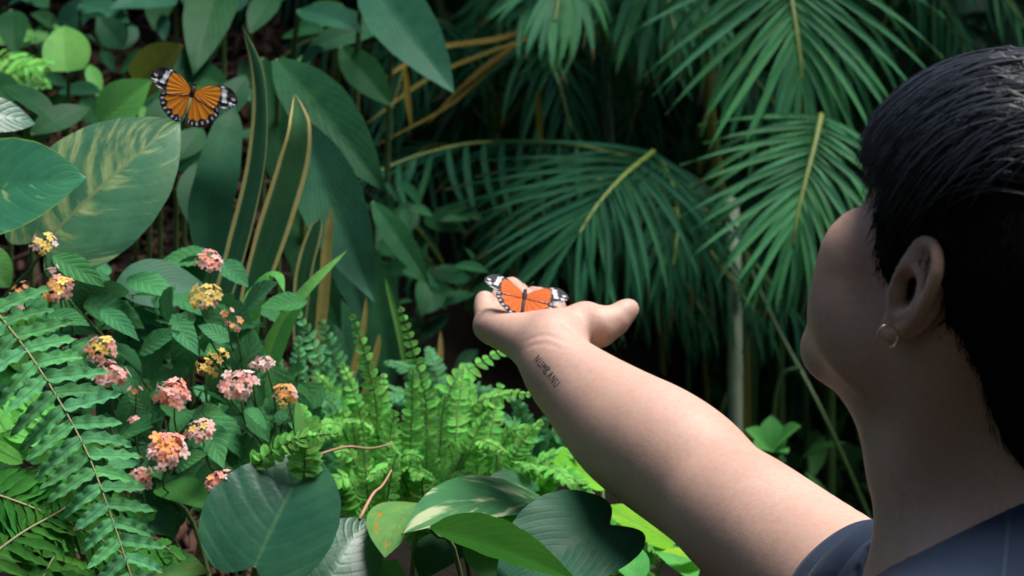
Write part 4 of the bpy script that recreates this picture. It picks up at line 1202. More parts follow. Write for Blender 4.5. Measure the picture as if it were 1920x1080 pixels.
far_shrub('dark shrub at the back of the top left corner', 120, -60, 4.6, 0.7, 0.25, 500, 0.13)
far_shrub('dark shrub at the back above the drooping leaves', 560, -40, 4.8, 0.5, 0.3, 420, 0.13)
far_shrub('shrub with pale pink blossoms, some put in as sky glints, at the top centre', 880, 30, 5.6, 0.45, 0.30, 420, 0.09, None,
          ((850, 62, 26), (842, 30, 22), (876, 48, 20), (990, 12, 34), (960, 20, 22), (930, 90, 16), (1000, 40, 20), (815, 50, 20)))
far_shrub('shrub with small white petals put in as sky glints right of the top centre', 1130, 150, 5.6, 0.55, 0.35, 520, 0.08, None,
          ((1148, 116, 18), (1145, 150, 14), (598, 97, 24), (1060, 190, 24), (1100, 120, 14), (1140, 232, 18), (1160, 140, 12), (1110, 235, 14), (1150, 262, 12)), M_GLINT_W)
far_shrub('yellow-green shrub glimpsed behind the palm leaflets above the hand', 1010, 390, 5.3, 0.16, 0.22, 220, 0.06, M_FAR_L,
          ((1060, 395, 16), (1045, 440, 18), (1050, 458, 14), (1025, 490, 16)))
far_shrub('dark shrub behind the yellow cane', 1330, 200, 5.9, 0.6, 0.5, 600, 0.11, None, ((1332, 488, 26), (1354, 462, 14), (1326, 316, 14)), M_GLINT_W)
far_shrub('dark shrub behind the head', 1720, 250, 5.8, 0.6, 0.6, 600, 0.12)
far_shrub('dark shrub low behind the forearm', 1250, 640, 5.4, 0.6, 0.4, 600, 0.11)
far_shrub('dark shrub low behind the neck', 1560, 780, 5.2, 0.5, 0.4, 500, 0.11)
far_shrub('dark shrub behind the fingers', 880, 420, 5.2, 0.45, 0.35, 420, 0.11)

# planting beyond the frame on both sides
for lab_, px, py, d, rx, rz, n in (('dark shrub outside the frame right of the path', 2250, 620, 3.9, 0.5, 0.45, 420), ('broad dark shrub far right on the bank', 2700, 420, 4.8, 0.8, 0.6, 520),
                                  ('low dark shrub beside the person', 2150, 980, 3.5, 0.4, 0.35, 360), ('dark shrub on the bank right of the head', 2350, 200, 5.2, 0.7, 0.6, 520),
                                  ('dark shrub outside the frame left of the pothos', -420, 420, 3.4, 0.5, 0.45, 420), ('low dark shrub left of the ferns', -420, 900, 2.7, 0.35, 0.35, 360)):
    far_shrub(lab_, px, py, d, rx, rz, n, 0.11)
crg = np.random.default_rng(77)
n_ = 5200
xx = np.concatenate([crg.uniform(0.35, 3.2, n_ - 1600), crg.uniform(-3.2, -1.15, 1600)])
yy_ = crg.uniform(2.2, 6.0, n_)
zz = bank_h(xx, yy_) + crg.uniform(0.0, 0.10, n_) ** 1.2
v, f, uv = leaf_cloud(n_, (0, 0, 0), (0, 0, 0), 0.075, 0.2, 2.0, crg, 0.8)
v = v.reshape(n_, 12, 3) + np.stack([xx, yy_, zz], 1)[:, None, :]
keep = zz > 0.55
v = v[keep].reshape(-1, 3)
f = f[:5 * keep.sum()]
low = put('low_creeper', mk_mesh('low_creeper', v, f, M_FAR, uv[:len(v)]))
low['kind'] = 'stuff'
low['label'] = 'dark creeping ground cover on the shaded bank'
# ================================================================ the person
class Field:
    """A distance field on a grid; shapes are added with soft joins and read out as one surface."""

    def __init__(self, lo, hi, h):
        self.lo = np.array(lo, np.float32)
        self.h = h
        self.n = np.ceil((np.array(hi) - np.array(lo)) / h).astype(int) + 1
        self.a = np.full(self.n, 1.0, np.float32)

    def box(self, lo, hi, m):
        i0 = np.maximum(np.floor((np.array(lo) - m - self.lo) / self.h).astype(int), 0)
        i1 = np.minimum(np.ceil((np.array(hi) + m - self.lo) / self.h).astype(int) + 1, self.n)
        if (i1 <= i0).any():
            return None, None
        ax = [self.lo[k] + self.h * np.arange(i0[k], i1[k], dtype=np.float32) for k in range(3)]
        g = np.stack(np.meshgrid(*ax, indexing='ij'), -1)
        return tuple(slice(i0[k], i1[k]) for k in range(3)), g

    def add(self, sdf, lo, hi, k=0.01):
        s, g = self.box(lo, hi, k + 3 * self.h)
        if s is None:
            return
        d = sdf(g).astype(np.float32)
        b = self.a[s]
        if k > 0:
            q = np.maximum(k - np.abs(b - d), 0) / k
            self.a[s] = np.minimum(b, d) - q * q * k * 0.25
        else:
            self.a[s] = np.minimum(b, d)

    def cut(self, sdf, lo, hi, k=0.004):
        s, g = self.box(lo, hi, k + 3 * self.h)
        if s is None:
            return
        d = -sdf(g).astype(np.float32)
        b = self.a[s]
        q = np.maximum(k - np.abs(b - d), 0) / k
        self.a[s] = np.maximum(b, d) + q * q * k * 0.25

    def cone(self, p, q, r1, r2, k=0.01):
        p, q = np.array(p, np.float32), np.array(q, np.float32)
        r = max(r1, r2)
        self.add(cone_sdf(p, q, r1, r2), np.minimum(p, q) - r, np.maximum(p, q) + r, k)

    def chain(self, pts, rads, k=0.01, k0=None):
        for i in range(len(pts) - 1):
            self.cone(pts[i], pts[i + 1], rads[i], rads[i + 1], k0 if (i == 0 and k0 is not None) else k)

    def ell(self, c, r, k=0.01, rot=None):
        c = np.array(c, np.float32)
        m = max(r)
        self.add(ell_sdf(c, r, rot), c - m, c + m, k)

    def ecut(self, c, r, k=0.004, rot=None):
        c = np.array(c, np.float32)
        m = max(r)
        self.cut(ell_sdf(c, r, rot), c - m, c + m, k)

    def surface(self):
        """Naive surface nets: (verts, quads)."""
        a = self.a
        s = a < 0
        n = s.shape
        cnt = np.zeros((n[0] - 1, n[1] - 1, n[2] - 1), np.uint8)
        for dx in (0, 1):
            for dy in (0, 1):
                for dz in (0, 1):
                    cnt += s[dx:n[0] - 1 + dx, dy:n[1] - 1 + dy, dz:n[2] - 1 + dz]
        cells = np.argwhere((cnt > 0) & (cnt < 8))
        idx = np.full(cnt.shape, -1, np.int32)
        idx[tuple(cells.T)] = np.arange(len(cells))
        acc = np.zeros((len(cells), 3), np.float64)
        w = np.zeros(len(cells))
        corners = [(x, y, z) for x in (0, 1) for y in (0, 1) for z in (0, 1)]
        val = {c: a[cells[:, 0] + c[0], cells[:, 1] + c[1], cells[:, 2] + c[2]] for c in corners}
        for c in corners:
            for ax in range(3):
                if c[ax] == 0:
                    d = list(c)
                    d[ax] = 1
                    d = tuple(d)
                    v0, v1 = val[c], val[d]
                    cr = (v0 < 0) != (v1 < 0)
                    t = np.where(cr, v0 / np.where(cr, v0 - v1, 1), 0)
                    t = np.clip(t, 0, 1)
                    pos = np.tile(np.array(c, float), (len(cells), 1))
                    pos[:, ax] = t
                    acc[cr] += pos[cr]
                    w[cr] += 1
        verts = self.lo + self.h * (cells + acc / w[:, None])
        quads = []
        for ax in range(3):
            o1, o2 = [k for k in range(3) if k != ax]
            sl0 = [slice(None)] * 3
            sl1 = [slice(None)] * 3
            sl0[ax] = slice(0, -1)
            sl1[ax] = slice(1, None)
            s0, s1 = s[tuple(sl0)], s[tuple(sl1)]
            e = np.argwhere(s0 != s1)
            ok = (e[:, o1] > 0) & (e[:, o2] > 0) & (e[:, o1] < n[o1] - 1) & (e[:, o2] < n[o2] - 1)
            e = e[ok]
            flip = s0[tuple(e.T)]

            def cell(d1, d2):
                c = e.copy()
                c[:, o1] -= d1
                c[:, o2] -= d2
                return idx[tuple(c.T)]
            q = np.stack([cell(0, 0), cell(1, 0), cell(1, 1), cell(0, 1)], -1)
            if ax == 1:
                flip = ~flip
            q[~flip] = q[~flip][:, ::-1]
            quads.append(q)
        return verts, np.concatenate(quads)


def cone_sdf(p, q, r1, r2):
    """A capsule whose radius runs from r1 to r2."""
    p, q = np.array(p, np.float32), np.array(q, np.float32)
    ba = q - p
    L2 = float(np.dot(ba, ba)) + 1e-12

    def f(x):
        pa = x - p
        t = np.clip((pa @ ba) / L2, 0, 1)
        return np.linalg.norm(pa - t[..., None] * ba, axis=-1) - (r1 + (r2 - r1) * t)
    return f


def ell_sdf(c, r, rot=None):
    c = np.array(c, np.float32)
    r = np.array(r, np.float32)

    def f(x):
        y = x - c
        if rot is not None:
            y = y @ rot            # columns of rot are the ellipsoid's axes
        k0 = np.linalg.norm(y / r, axis=-1)
        k1 = np.linalg.norm(y / (r * r), axis=-1)
        return k0 * (k0 - 1) / (k1 + 1e-9)
    return f


# --- where the joints are
HC = np.array(P(1828, 455, 1.563))                     # middle of the head
_th, _ph = R(35), R(25)                                # turned away from the side view, chin up
_v = np.array([HC[0], HC[1], 0]) / math.hypot(HC[0], HC[1])
_r = np.array([_v[1], -_v[0], 0])
HF0 = -math.cos(_th) * _r + math.sin(_th) * _v         # where the face points, level
HL = -math.sin(_th) * _r - math.cos(_th) * _v          # its left side
HF = HF0 * math.cos(_ph) + np.array([0, 0, 1]) * math.sin(_ph)
HU = np.array([0, 0, 1]) * math.cos(_ph) - HF0 * math.sin(_ph)
HROT = np.stack([HF, HL, HU], 1)


def hp(f, l, u):
    return HC + HF * f + HL * l + HU * u


TF = np.array([-0.906, 0.423, 0.0])                    # where the chest points
TL = np.array([-0.423, -0.906, 0.0])
UP = np.array([0.0, 0.0, 1.0])
NB = HC + np.array([0.018, 0.026, -0.225])              # neck base
SHOULDER = np.array([0.272, 1.755, 1.256])
ARM = [SHOULDER, P(1520, 1064, 1.87), P(1405, 979, 1.95), P(1345, 931, 2.0), P(1289, 881, 2.035), P(1233, 841, 2.065), P(1173, 802, 2.10), P(1095, 735, 2.14), P(1051, 692, 2.16), P(1033, 655, 2.185)]
ARM_R = [0.060, 0.0565, 0.0548, 0.0515, 0.0545, 0.0547, 0.0512, 0.0402, 0.0340, 0.0315]
WRIST = np.array(ARM[-1])
HA = np.array([-0.33, 0.865, 0.38])
HN = np.array([0.0, -0.4, 0.915])
HS = np.cross(HA, HN)


def hand(a, s, n):
    return WRIST + HA * a + HS * s + HN * n


def add_neck(f, grow=0.0):
    f.cone(HC + np.array([-0.008, 0.010, -0.075]), HC + np.array([0.000, 0.020, -0.15]), 0.060 + grow, 0.060 + grow, 0.03)
    f.cone(HC + np.array([0.000, 0.020, -0.15]), NB + UP * -0.03, 0.059 + grow, 0.061 + grow, 0.02)


def add_torso(f, grow=0.0, low=0.95):
    lsh = NB + TL * 0.165 - UP * 0.05
    f.cone(NB + UP * 0.035 - TF * 0.015, lsh, 0.046 + grow, 0.050 + grow, 0.05)
    f.cone(NB + UP * 0.035 - TF * 0.015, SHOULDER + np.array([0.02, -0.03, 0.0]), 0.046 + grow, 0.055 + grow, 0.05)
    f.cone(lsh, lsh + TL * 0.03 - UP * 0.26 - TF * 0.03, 0.052 + grow, 0.042 + grow, 0.03)
    rot = np.stack([TF, TL, UP], 1)
    f.ell(NB + TF * 0.005 - UP * 0.16, (0.115 + grow, 0.175 + grow, 0.19 + grow), 0.05, rot)
    f.ell(NB + TF * 0.0 - UP * 0.36, (0.110 + grow, 0.155 + grow, 0.22 + grow), 0.05, rot)
    f.ell(NB - UP * 0.55, (0.112 + grow, 0.160 + grow, 0.15 + grow), 0.05, rot)


# --- body: head, neck, trunk, reaching arm and hand in one surface
bf = Field((-0.085, 1.33, 0.86), (0.585, 2.40, 1.70), 0.0024)
hr = HROT
bf.ell(hp(-0.034, 0, 0.018), (0.092, 0.077, 0.088), 0.01, hr)
bf.ell(hp(-0.002, 0, 0.020), (0.054, 0.060, 0.058), 0.02, hr)
bf.ell(hp(0.024, 0, -0.042), (0.050, 0.060, 0.066), 0.03, hr)
bf.ell(hp(0.026, 0, -0.086), (0.055, 0.052, 0.036), 0.03, hr)
bf.ell(hp(0.073, 0, -0.114), (0.020, 0.025, 0.019), 0.03, hr)
for s in (1, -1):
    bf.ell(hp(0.051, s * 0.040, -0.029), (0.026, 0.027, 0.025), 0.026, hr)
    bf.ell(hp(0.041, s * 0.034, -0.066), (0.030, 0.031, 0.032), 0.03, hr)
    bf.ell(hp(0.006, s * 0.052, -0.076), (0.026, 0.014, 0.022), 0.03, hr)
    bf.ell(hp(0.056, s * 0.026, 0.024), (0.014, 0.024, 0.009), 0.02, hr)
bf.ell(hp(0.069, 0, -0.080), (0.016, 0.027, 0.022), 0.015, hr)
for s in (1, -1):
    bf.ecut(hp(0.079, s * 0.031, 0.003), (0.016, 0.016, 0.011), 0.012, hr)
    bf.ell(hp(0.054, s * 0.031, 0.002), (0.0135, 0.0145, 0.0120), 0.003, hr)
    bf.ecut(hp(0.079, s * 0.031, 0.000), (0.014, 0.011, 0.0018), 0.002, hr)
bf.cone(hp(0.060, 0, 0.012), hp(0.081, 0, -0.032), 0.008, 0.0115, 0.012)
for s in (1, -1):
    bf.ell(hp(0.073, s * 0.011, -0.037), (0.011, 0.009, 0.008), 0.006, hr)
    bf.ecut(hp(0.079, s * 0.007, -0.046), (0.005, 0.0035, 0.005), 0.003, hr)
bf.ell(hp(0.082, 0, -0.073), (0.007, 0.022, 0.0055), 0.006, hr)
bf.ell(hp(0.081, 0, -0.086), (0.007, 0.019, 0.0065), 0.006, hr)
bf.ecut(hp(0.088, 0, -0.0795), (0.006, 0.021, 0.0012), 0.002, hr)
add_neck(bf)
# under the jaw and the long muscle of the neck
bf.cone(hp(0.046, 0.0, -0.096), HC + np.array([-0.024, 0.03, -0.135]), 0.027, 0.030, 0.03)
for s in (1, -1):
    bf.cone(hp(-0.040, s * 0.052, -0.045), NB + TF * 0.055 + TL * s * 0.02 - UP * 0.015, 0.014, 0.011, 0.03)
add_torso(bf)
# ears
for s in (1, -1):
    def e(f, u, l):
        df, du = (f + 0.022) * 0.84, (u + 0.028) * 0.83
        ca, sa = math.cos(R(7)), math.sin(R(7))
        return hp(-0.024 + df * ca + du * sa, s * (l + 0.0015), -0.024 + du * ca - df * sa)
    erot = np.stack([HF * 0.97 + HL * s * 0.24, HL * s * 0.97 - HF * 0.24, HU], 1)
    bf.ell(e(-0.025, -0.024, 0.080), (0.019, 0.0048, 0.034), 0.004, erot)
    bf.ell(e(-0.013, -0.056, 0.0765), (0.0105, 0.0050, 0.0125), 0.005, erot)
    hx = [(-0.012, -0.022, 0.079), (-0.011, -0.004, 0.079), (-0.017, 0.008, 0.081), (-0.028, 0.012, 0.084), (-0.039, 0.007, 0.088), (-0.045, -0.006, 0.090),
          (-0.044, -0.022, 0.090), (-0.038, -0.037, 0.087), (-0.029, -0.050, 0.083), (-0.020, -0.061, 0.080), (-0.010, -0.066, 0.078), (-0.004, -0.058, 0.076)]
    hr_ = [0.0030, 0.0034, 0.0038, 0.0042, 0.0044, 0.0044, 0.0042, 0.0040, 0.0042, 0.0050, 0.0050, 0.0045]
    hxs = catmull([list(q) + [r_] for q, r_ in zip(hx, hr_)], 40)
    bf.chain([e(*q[:3]) for q in hxs], [q[3] - 0.0003 for q in hxs], 0.0022)
    bf.ecut(e(-0.019, -0.030, 0.087), (0.0105, 0.010, 0.0155), 0.004, erot)
    bf.ecut(e(-0.031, -0.003, 0.0895), (0.0085, 0.0048, 0.0090), 0.004, erot)
    ah = [(-0.022, -0.008, 0.083), (-0.032, -0.016, 0.0855), (-0.034, -0.030, 0.086), (-0.028, -0.042, 0.084), (-0.018, -0.049, 0.081)]
    ahs = catmull(ah, 18)
    bf.chain([e(*q) for q in ahs], np.linspace(0.0030, 0.0040, 18), 0.002)
    bf.ell(e(-0.006, -0.034, 0.0785), (0.0065, 0.0055, 0.0085), 0.004, hr)
# arm
_ac = catmull([list(a_) + [r_] for a_, r_ in zip([np.array(q_) for q_ in ARM], ARM_R)], 46)
bf.chain([q_[:3] for q_ in _ac], [q_[3] - 0.0006 for q_ in _ac], 0.003, 0.02)
# palm
mcp = [hand(0.093, 0.034, -0.006), hand(0.098, 0.012, -0.010), hand(0.092, -0.011, -0.010), hand(0.080, -0.032, -0.006)]
bf.cone(WRIST, hand(0.03, 0, 0), 0.0290, 0.022, 0.012)
for q in mcp:
    bf.cone(hand(0.012, 0, -0.001), q, 0.020, 0.0130, 0.010)
for i in range(3):
    bf.cone(mcp[i], mcp[i + 1], 0.0120, 0.0120, 0.008)
bf.cone(hand(0.020, -0.016, 0.000), hand(0.066, -0.031, -0.003), 0.0185, 0.0145, 0.012)     # little-finger side of the palm
bf.cone(hand(0.014, 0.012, 0.006), P(1098, 608, 2.215), 0.022, 0.0185, 0.016)             # ball of the thumb
bf.chain([P(1098, 608, 2.213), P(1124, 613, 2.205), P(1155, 600, 2.21), P(1180, 579, 2.218)], [0.0190, 0.0165, 0.0112, 0.0088], 0.010)
bf.ell(P(1172, 583, 2.214), (0.0100, 0.0095, 0.0095), 0.006)
# fingers
FING = {
    'little': ([mcp[3], P(912, 590, 2.266), P(909, 574, 2.280), P(909, 564, 2.284)], [0.0125, 0.0110, 0.0104, 0.0096]),
    'ring': ([mcp[2], P(941, 577, 2.295), P(936, 562, 2.315), P(938, 553, 2.325)], [0.0125, 0.0105, 0.0095, 0.0085]),
    'middle': ([mcp[1], P(990, 567, 2.305), P(972, 550, 2.322), P(959, 538, 2.33)], [0.0130, 0.0108, 0.0104, 0.0098]),
    'index': ([mcp[0], P(1030, 570, 2.30), P(1012, 558, 2.325), P(1000, 553, 2.335)], [0.0130, 0.0105, 0.0098, 0.0085]),
}
for k_, (pts_, rad_) in FING.items():
    bf.chain(pts_, rad_, 0.0016, 0.006)
BV, BQ = bf.surface()
del bf
# soft skin creases: elbow bend, wrist, ball of the thumb, root of the little finger
from mathutils.bvhtree import BVHTree
_tri = BV[BQ]
_fn = np.cross(_tri[:, 2] - _tri[:, 0], _tri[:, 3] - _tri[:, 1])
BN = np.zeros_like(BV)
for _k in range(4):
    np.add.at(BN, BQ[:, _k], _fn)
BN /= np.linalg.norm(BN, axis=1)[:, None] + 1e-12
_bv = BVHTree.FromPolygons([Vector(v) for v in BV], [tuple(int(i) for i in q_) for q_ in BQ])
for crv, dep, wid in (([(1318, 866), (1350, 846), (1395, 838), (1440, 852)], 0.0011, 0.0026), ([(1345, 858), (1385, 850), (1425, 856)], 0.0007, 0.0024), ([(985, 640), (1020, 628), (1060, 640), (1090, 652)], 0.0009, 0.0026),
                      ([(1035, 596), (1055, 606), (1075, 622), (1088, 642)], 0.0013, 0.0030), ([(985, 652), (1020, 644), (1058, 655)], 0.0006, 0.0024), ([(892, 586), (905, 582), (920, 580), (932, 584)], 0.0012, 0.0024)):
    cp = []
    for q_ in catmull([(a_, b_, 0) for a_, b_ in crv], 26):
        d0 = (P(q_[0], q_[1], 1.0) - Vector((0, 0, CAM_H))).normalized()
        h_ = _bv.ray_cast(Vector((0, 0, CAM_H)), d0)
        if h_[0] is not None and h_[0].y > 1.8:
            cp.append(np.array(h_[0]))
    if len(cp) < 3:
        continue
    cp = np.array(cp)
    near_ = np.where((np.abs(BV - cp.mean(0)) < (np.ptp(cp, axis=0) / 2 + 0.01)).all(1))[0]
    dd = np.linalg.norm(BV[near_][:, None] - cp[None], axis=2)
    k_ = dd.argmin(1)
    fade = np.sin(math.pi * (k_ + 0.5) / len(cp)) ** 0.5
    BV[near_] -= BN[near_] * (dep * fade * np.exp(-(dd.min(1) / wid) ** 2))[:, None]

t = NT('skin')
co = t.obj()
n1 = t.noise(9.0, co, 4.0)
n2 = t.noise(55.0, co, 4.0)
c = t.mix(t.ramp(n1, 0.3, 0.7), (0.45, 0.275, 0.21), (0.52, 0.335, 0.265))
c = t.mix(t.math('MULTIPLY', t.ramp(n2, 0.45, 0.75), 0.35), c, (0.54, 0.28, 0.215))
n3 = t.noise(240.0, co, 3.0, 0.7)
c = t.mix(t.math('MULTIPLY', t.ramp(n3, 0.42, 0.78), 0.45), c, (0.36, 0.18, 0.12))
vor = t.n('TexVoronoi', 0, {'Vector': co, 'Scale': 1400.0})
pores = t.math('ADD', t.math('ADD', t.math('MULTIPLY', vor, 0.6), t.noise(700.0, co, 2.0)), t.math('MULTIPLY', t.noise(38.0, co, 3.0), 5.0))
M_SKIN = t.out(t.principled(col=c, rough=0.52, spec=0.35, sss=0.25, sssr=(1.0, 0.35, 0.18), ssss=0.006, normal=t.bump(pores, 0.00022, 0.6)))
M_SHIRT = None
t = NT('navy_jersey')
co = t.obj()
w1 = t.noise(1400.0, co, 2.0)
n1 = t.noise(14.0, co, 3.0)
c = t.mix(n1, (0.0045, 0.0105, 0.025), (0.008, 0.018, 0.041))
c = t.mix(t.math('MULTIPLY', w1, 0.4), c, (0.026, 0.045, 0.085))
fold = t.noise(16.0, co, 2.0)
M_SHIRT = t.out(t.principled(col=c, rough=0.85, spec=0.2, sheen=0.06, normal=t.bump(t.math('ADD', t.math('MULTIPLY', w1, 0.02), fold), 0.008, 0.8)))
M_HAIR = None
t = NT('black_hair')
rv = t.noise(300.0, t.obj(), 1.0)
lk = t.noise(70.0, t.obj(), 2.0)
c = t.mix(rv, (0.007, 0.009, 0.014), (0.030, 0.036, 0.052))  # blue-grey highlight of the strands mixed into the base colour
c = t.mix(t.math('MULTIPLY', t.ramp(lk, 0.42, 0.62), 0.7), c, (0.007, 0.008, 0.012))
M_HAIR = t.out(t.principled(col=c, rough=0.36, spec=0.9))
M_CAP = plain('hair_under', (0.007, 0.006, 0.006), 0.75, 0.15, 0.4, 200.0, 0.002)

PERSON_BASE = Vector((NB[0], NB[1], 0.0))
person = thing('person', 'person with short black hair in a navy T-shirt reaching out one bare arm, palm up', 'person', PERSON_BASE)


def pput(name, v, f, mat, parent=None, smooth=True, uvs=None):
    """A part of the person from world coordinates."""
    par = parent or person
    o0 = wpos(par)
    me = mk_mesh(name, np.asarray(v) - np.array(o0), f, mat, uvs, smooth)
    return put(name, me, par, origin=o0)


body = pput('body', BV, BQ, M_SKIN)

# --- T-shirt
sf = Field((-0.02, 1.28, 0.72), (0.60, 2.10, 1.45), 0.003)
add_torso(sf, 0.010)
hem_dir = (np.array(ARM[3]) - np.array(ARM[1]))
hem_dir /= np.linalg.norm(hem_dir)
hem_pt = np.array(P(1634, 1126, 1.805))
sf.cone(SHOULDER, ARM[1], 0.070, 0.0655, 0.035)
sf.cone(ARM[1], np.array(ARM[1]) + hem_dir * 0.10 + UP * 0.008, 0.0655, 0.066, 0.01)
g = np.stack(np.meshgrid(*[sf.lo[k] + sf.h * np.arange(sf.n[k], dtype=np.float32) for k in range(3)], indexing='ij'), -1)
# soft wrinkles that run round the arm-hole
q = (g - SHOULDER.astype(np.float32))
sf.a += 0.0022 * np.sin(110 * (q @ hem_dir.astype(np.float32)) + 38 * q[..., 2] + 3 * np.sin(30 * q[..., 0])) * np.exp(-np.linalg.norm(q, axis=-1) / 0.11)
# sleeve end: cut square to the arm, only on the arm's side
near = (np.linalg.norm(g - hem_pt.astype(np.float32), axis=-1) < 0.32) & (g[..., 1] > 1.72)
sf.a = np.where(near, np.maximum(sf.a, (g - hem_pt.astype(np.float32)) @ hem_dir.astype(np.float32) + 0.034), sf.a)
# neck opening
fcoord = (g - NB.astype(np.float32)) @ TF.astype(np.float32)
zc = 1.347 - 0.55 * fcoord
atneck = np.hypot(g[..., 0] - NB[0], g[..., 1] - NB[1]) < 0.125
sf.a = np.where(atneck, np.maximum(sf.a, g[..., 2] - zc), sf.a)
# bottom hem
sf.a = np.maximum(sf.a, 0.78 - g[..., 2])
inner = Field(sf.lo, sf.lo + sf.h * (sf.n - 1), sf.h)
inner.a = inner.a[:sf.n[0], :sf.n[1], :sf.n[2]]
inner.n = sf.n
add_neck(inner, 0.004)
sf.a = np.maximum(sf.a, np.where(atneck & (g[..., 2] > zc - 0.02), -inner.a, -1))
del inner
SV, SQ = sf.surface()
del sf, g, q, fcoord, zc, near, atneck
shirt = pput('shirt', SV, SQ, M_SHIRT)

# stitching round the sleeve end: two rows of short dashes
from mathutils.bvhtree import BVHTree
sbvh = BVHTree.FromPolygons([Vector(v) for v in SV], [tuple(int(i) for i in q_) for q_ in SQ])
bbvh = BVHTree.FromPolygons([Vector(v) for v in BV], [tuple(int(i) for i in q_) for q_ in BQ])
M_THREAD = plain('thread', (0.10, 0.14, 0.21), 0.8)
hx_ = Vector(hem_dir).orthogonal().normalized()
hy_ = Vector(hem_dir).cross(hx_)


def surf_strip(bvh_pts, wid, lift):
    """A thin raised strip along surface points (with normals)."""
    V, Fc = [], []
    n = len(bvh_pts)
    for i, (p_, nn) in enumerate(bvh_pts):
        a_ = bvh_pts[max(i - 1, 0)][0]
        b_ = bvh_pts[min(i + 1, n - 1)][0]
        tg = (b_ - a_).normalized()
        sd = tg.cross(nn).normalized() * wid * 0.5
        V += [p_ + sd + nn * lift * 0.2, p_ + nn * lift, p_ - sd + nn * lift * 0.2]
    for i in range(n - 1):
        for k in (0, 1):
            Fc.append((i * 3 + k, i * 3 + k + 1, i * 3 + 4 + k, i * 3 + 3 + k))
    return np.array([list(v) for v in V]), Fc


NA = 72
ax_h = Vector(hem_dir)
rb = []
for back in (0.0, 0.02, 0.04, 0.06):
    row = []
    for k in range(NA):
        ang = k * 2 * math.pi / NA
        c0 = Vector(hem_pt) - ax_h * back
        d0 = hx_ * math.cos(ang) + hy_ * math.sin(ang)
        best = 0.05
        for bv in (bbvh, sbvh):
            hit = bv.ray_cast(c0 + d0 * 0.115, -d0)
            if hit[0] is not None and 0.03 < 0.115 - hit[3] < 0.105 and (bv is bbvh or back > 0.036):
                best = max(best, 0.115 - hit[3])
        row.append(best)
    rb.append(row)
rb = np.array(rb)
for _ in range(6):
    rb = (np.roll(rb, 1, 1) + 2 * rb + np.roll(rb, -1, 1)) / 4
rows = [(0.006, 0.002), (0.0, 0.0022), (-0.0012, 0.0042), (0.0, 0.0062), (0.006, 0.0070), (0.014, 0.0072), (0.021, 0.0070), (0.0225, 0.0056), (0.024, 0.0070), (0.032, 0.0078), (0.042, 0.0080), (0.050, 0.0066), (0.058, 0.0030), (0.066, -0.0030)]


def cuff_pt(back, off, k):
    ang = k * 2 * math.pi / NA
    bi = max(back, 0) / 0.02
    i0 = min(int(bi), 2)
    kk = int(k) % NA
    fr = k - int(k)
    r0 = rb[i0] + (rb[i0 + 1] - rb[i0]) * (bi - i0)
    rr = r0[kk] * (1 - fr) + r0[(kk + 1) % NA] * fr + off + 0.0012 * math.sin(5 * ang + 40 * back)
    return Vector(hem_pt) - ax_h * back + (hx_ * math.cos(ang) + hy_ * math.sin(ang)) * rr


V = [list(cuff_pt(b_, o_, k)) for b_, o_ in rows for k in range(NA)]
cuff = pput('sleeve_cuff', V, grid_faces(len(rows), NA, 0, True), M_SHIRT, shirt)
dashes = []
for back, off in ((0.0190, 0.0070), (0.0262, 0.0072)):
    for k in range(150):
        pts_ = [cuff_pt(back, off, (k + q_) * NA / 150) for q_ in (0.0, 0.3, 0.6)]
        nn = (pts_[1] - (Vector(hem_pt) - ax_h * back)).normalized()
        dashes.append(surf_strip([(p_, nn) for p_ in pts_], 0.0011, 0.0007))
v_, f_ = merge(dashes)
pput('stitching', v_, f_, M_THREAD, shirt)
# neck band: a folded rim that follows the neck opening
rim = []
for k in range(72):
    ang = k * 2 * math.pi / 72
    d0 = TF * math.cos(ang) + TL * math.sin(ang)
    best = None
    for rr in np.linspace(0.055, 0.115, 61):
        p_ = NB + d0 * rr
        z_ = 1.347 - 0.55 * rr * math.cos(ang)
        hit = sbvh.ray_cast(Vector((p_[0], p_[1], z_ + 0.05)), Vector((0, 0, -1)))
        if hit[0] is not None and hit[0].z > z_ - 0.012:
            best = hit[0]
            break
    if best is not None:
        rim.append(np.array(best))
rim = np.array(rim)
rim = np.array([(rim[i - 2] + rim[i - 1] * 2 + rim[i] * 3 + rim[(i + 1) % len(rim)] * 2 + rim[(i + 2) % len(rim)]) / 9 for i in range(len(rim))])
rim = np.vstack([rim, rim[:1]])
v_, f_ = tube(rim + np.array([0, 0, 0.001]), 0.0042, 8)
pput('neck_band', v_, f_, M_SHIRT, shirt)
# shoulder seam on the near shoulder
seam = []
for k in range(24):
    p_ = P(1893 - 0.55 * k, 950 + k * 6, 1.2)
    d0 = (p_ - Vector((0, 0, CAM_H))).normalized()
    hit = sbvh.ray_cast(Vector((0, 0, CAM_H)), d0)
    if hit[0] is not None:
        seam.append((hit[0], hit[1]))
if len(seam) > 3:
    v_, f_ = surf_strip(seam, 0.0030, 0.0012)
    pput('seam', v_, f_, plain('seam_thread', (0.02, 0.035, 0.06), 0.9), shirt)

# tattoo: a line of small upright letters on the inside of the wrist
M_INK = plain('tattoo_ink', (0.050, 0.062, 0.058), 0.6, 0.2, 0.5, 500)
strokes = []
t0, t1 = Vector((1000, 676)), Vector((1042, 729))
ax_ = (t1 - t0).normalized()
px_ = Vector((-ax_.y, ax_.x))
if px_.y > 0:
    px_ = -px_


def tat(sx, sy):
    w_ = t0 + (t1 - t0) * sx + Vector((10.5, -11.5)) * sy
    d0 = (P(w_.x, w_.y, 1.0) - Vector((0, 0, CAM_H))).normalized()
    hit = bbvh.ray_cast(Vector((0, 0, CAM_H)), d0)
    return (hit[0], hit[1]) if hit[0] is not None else None


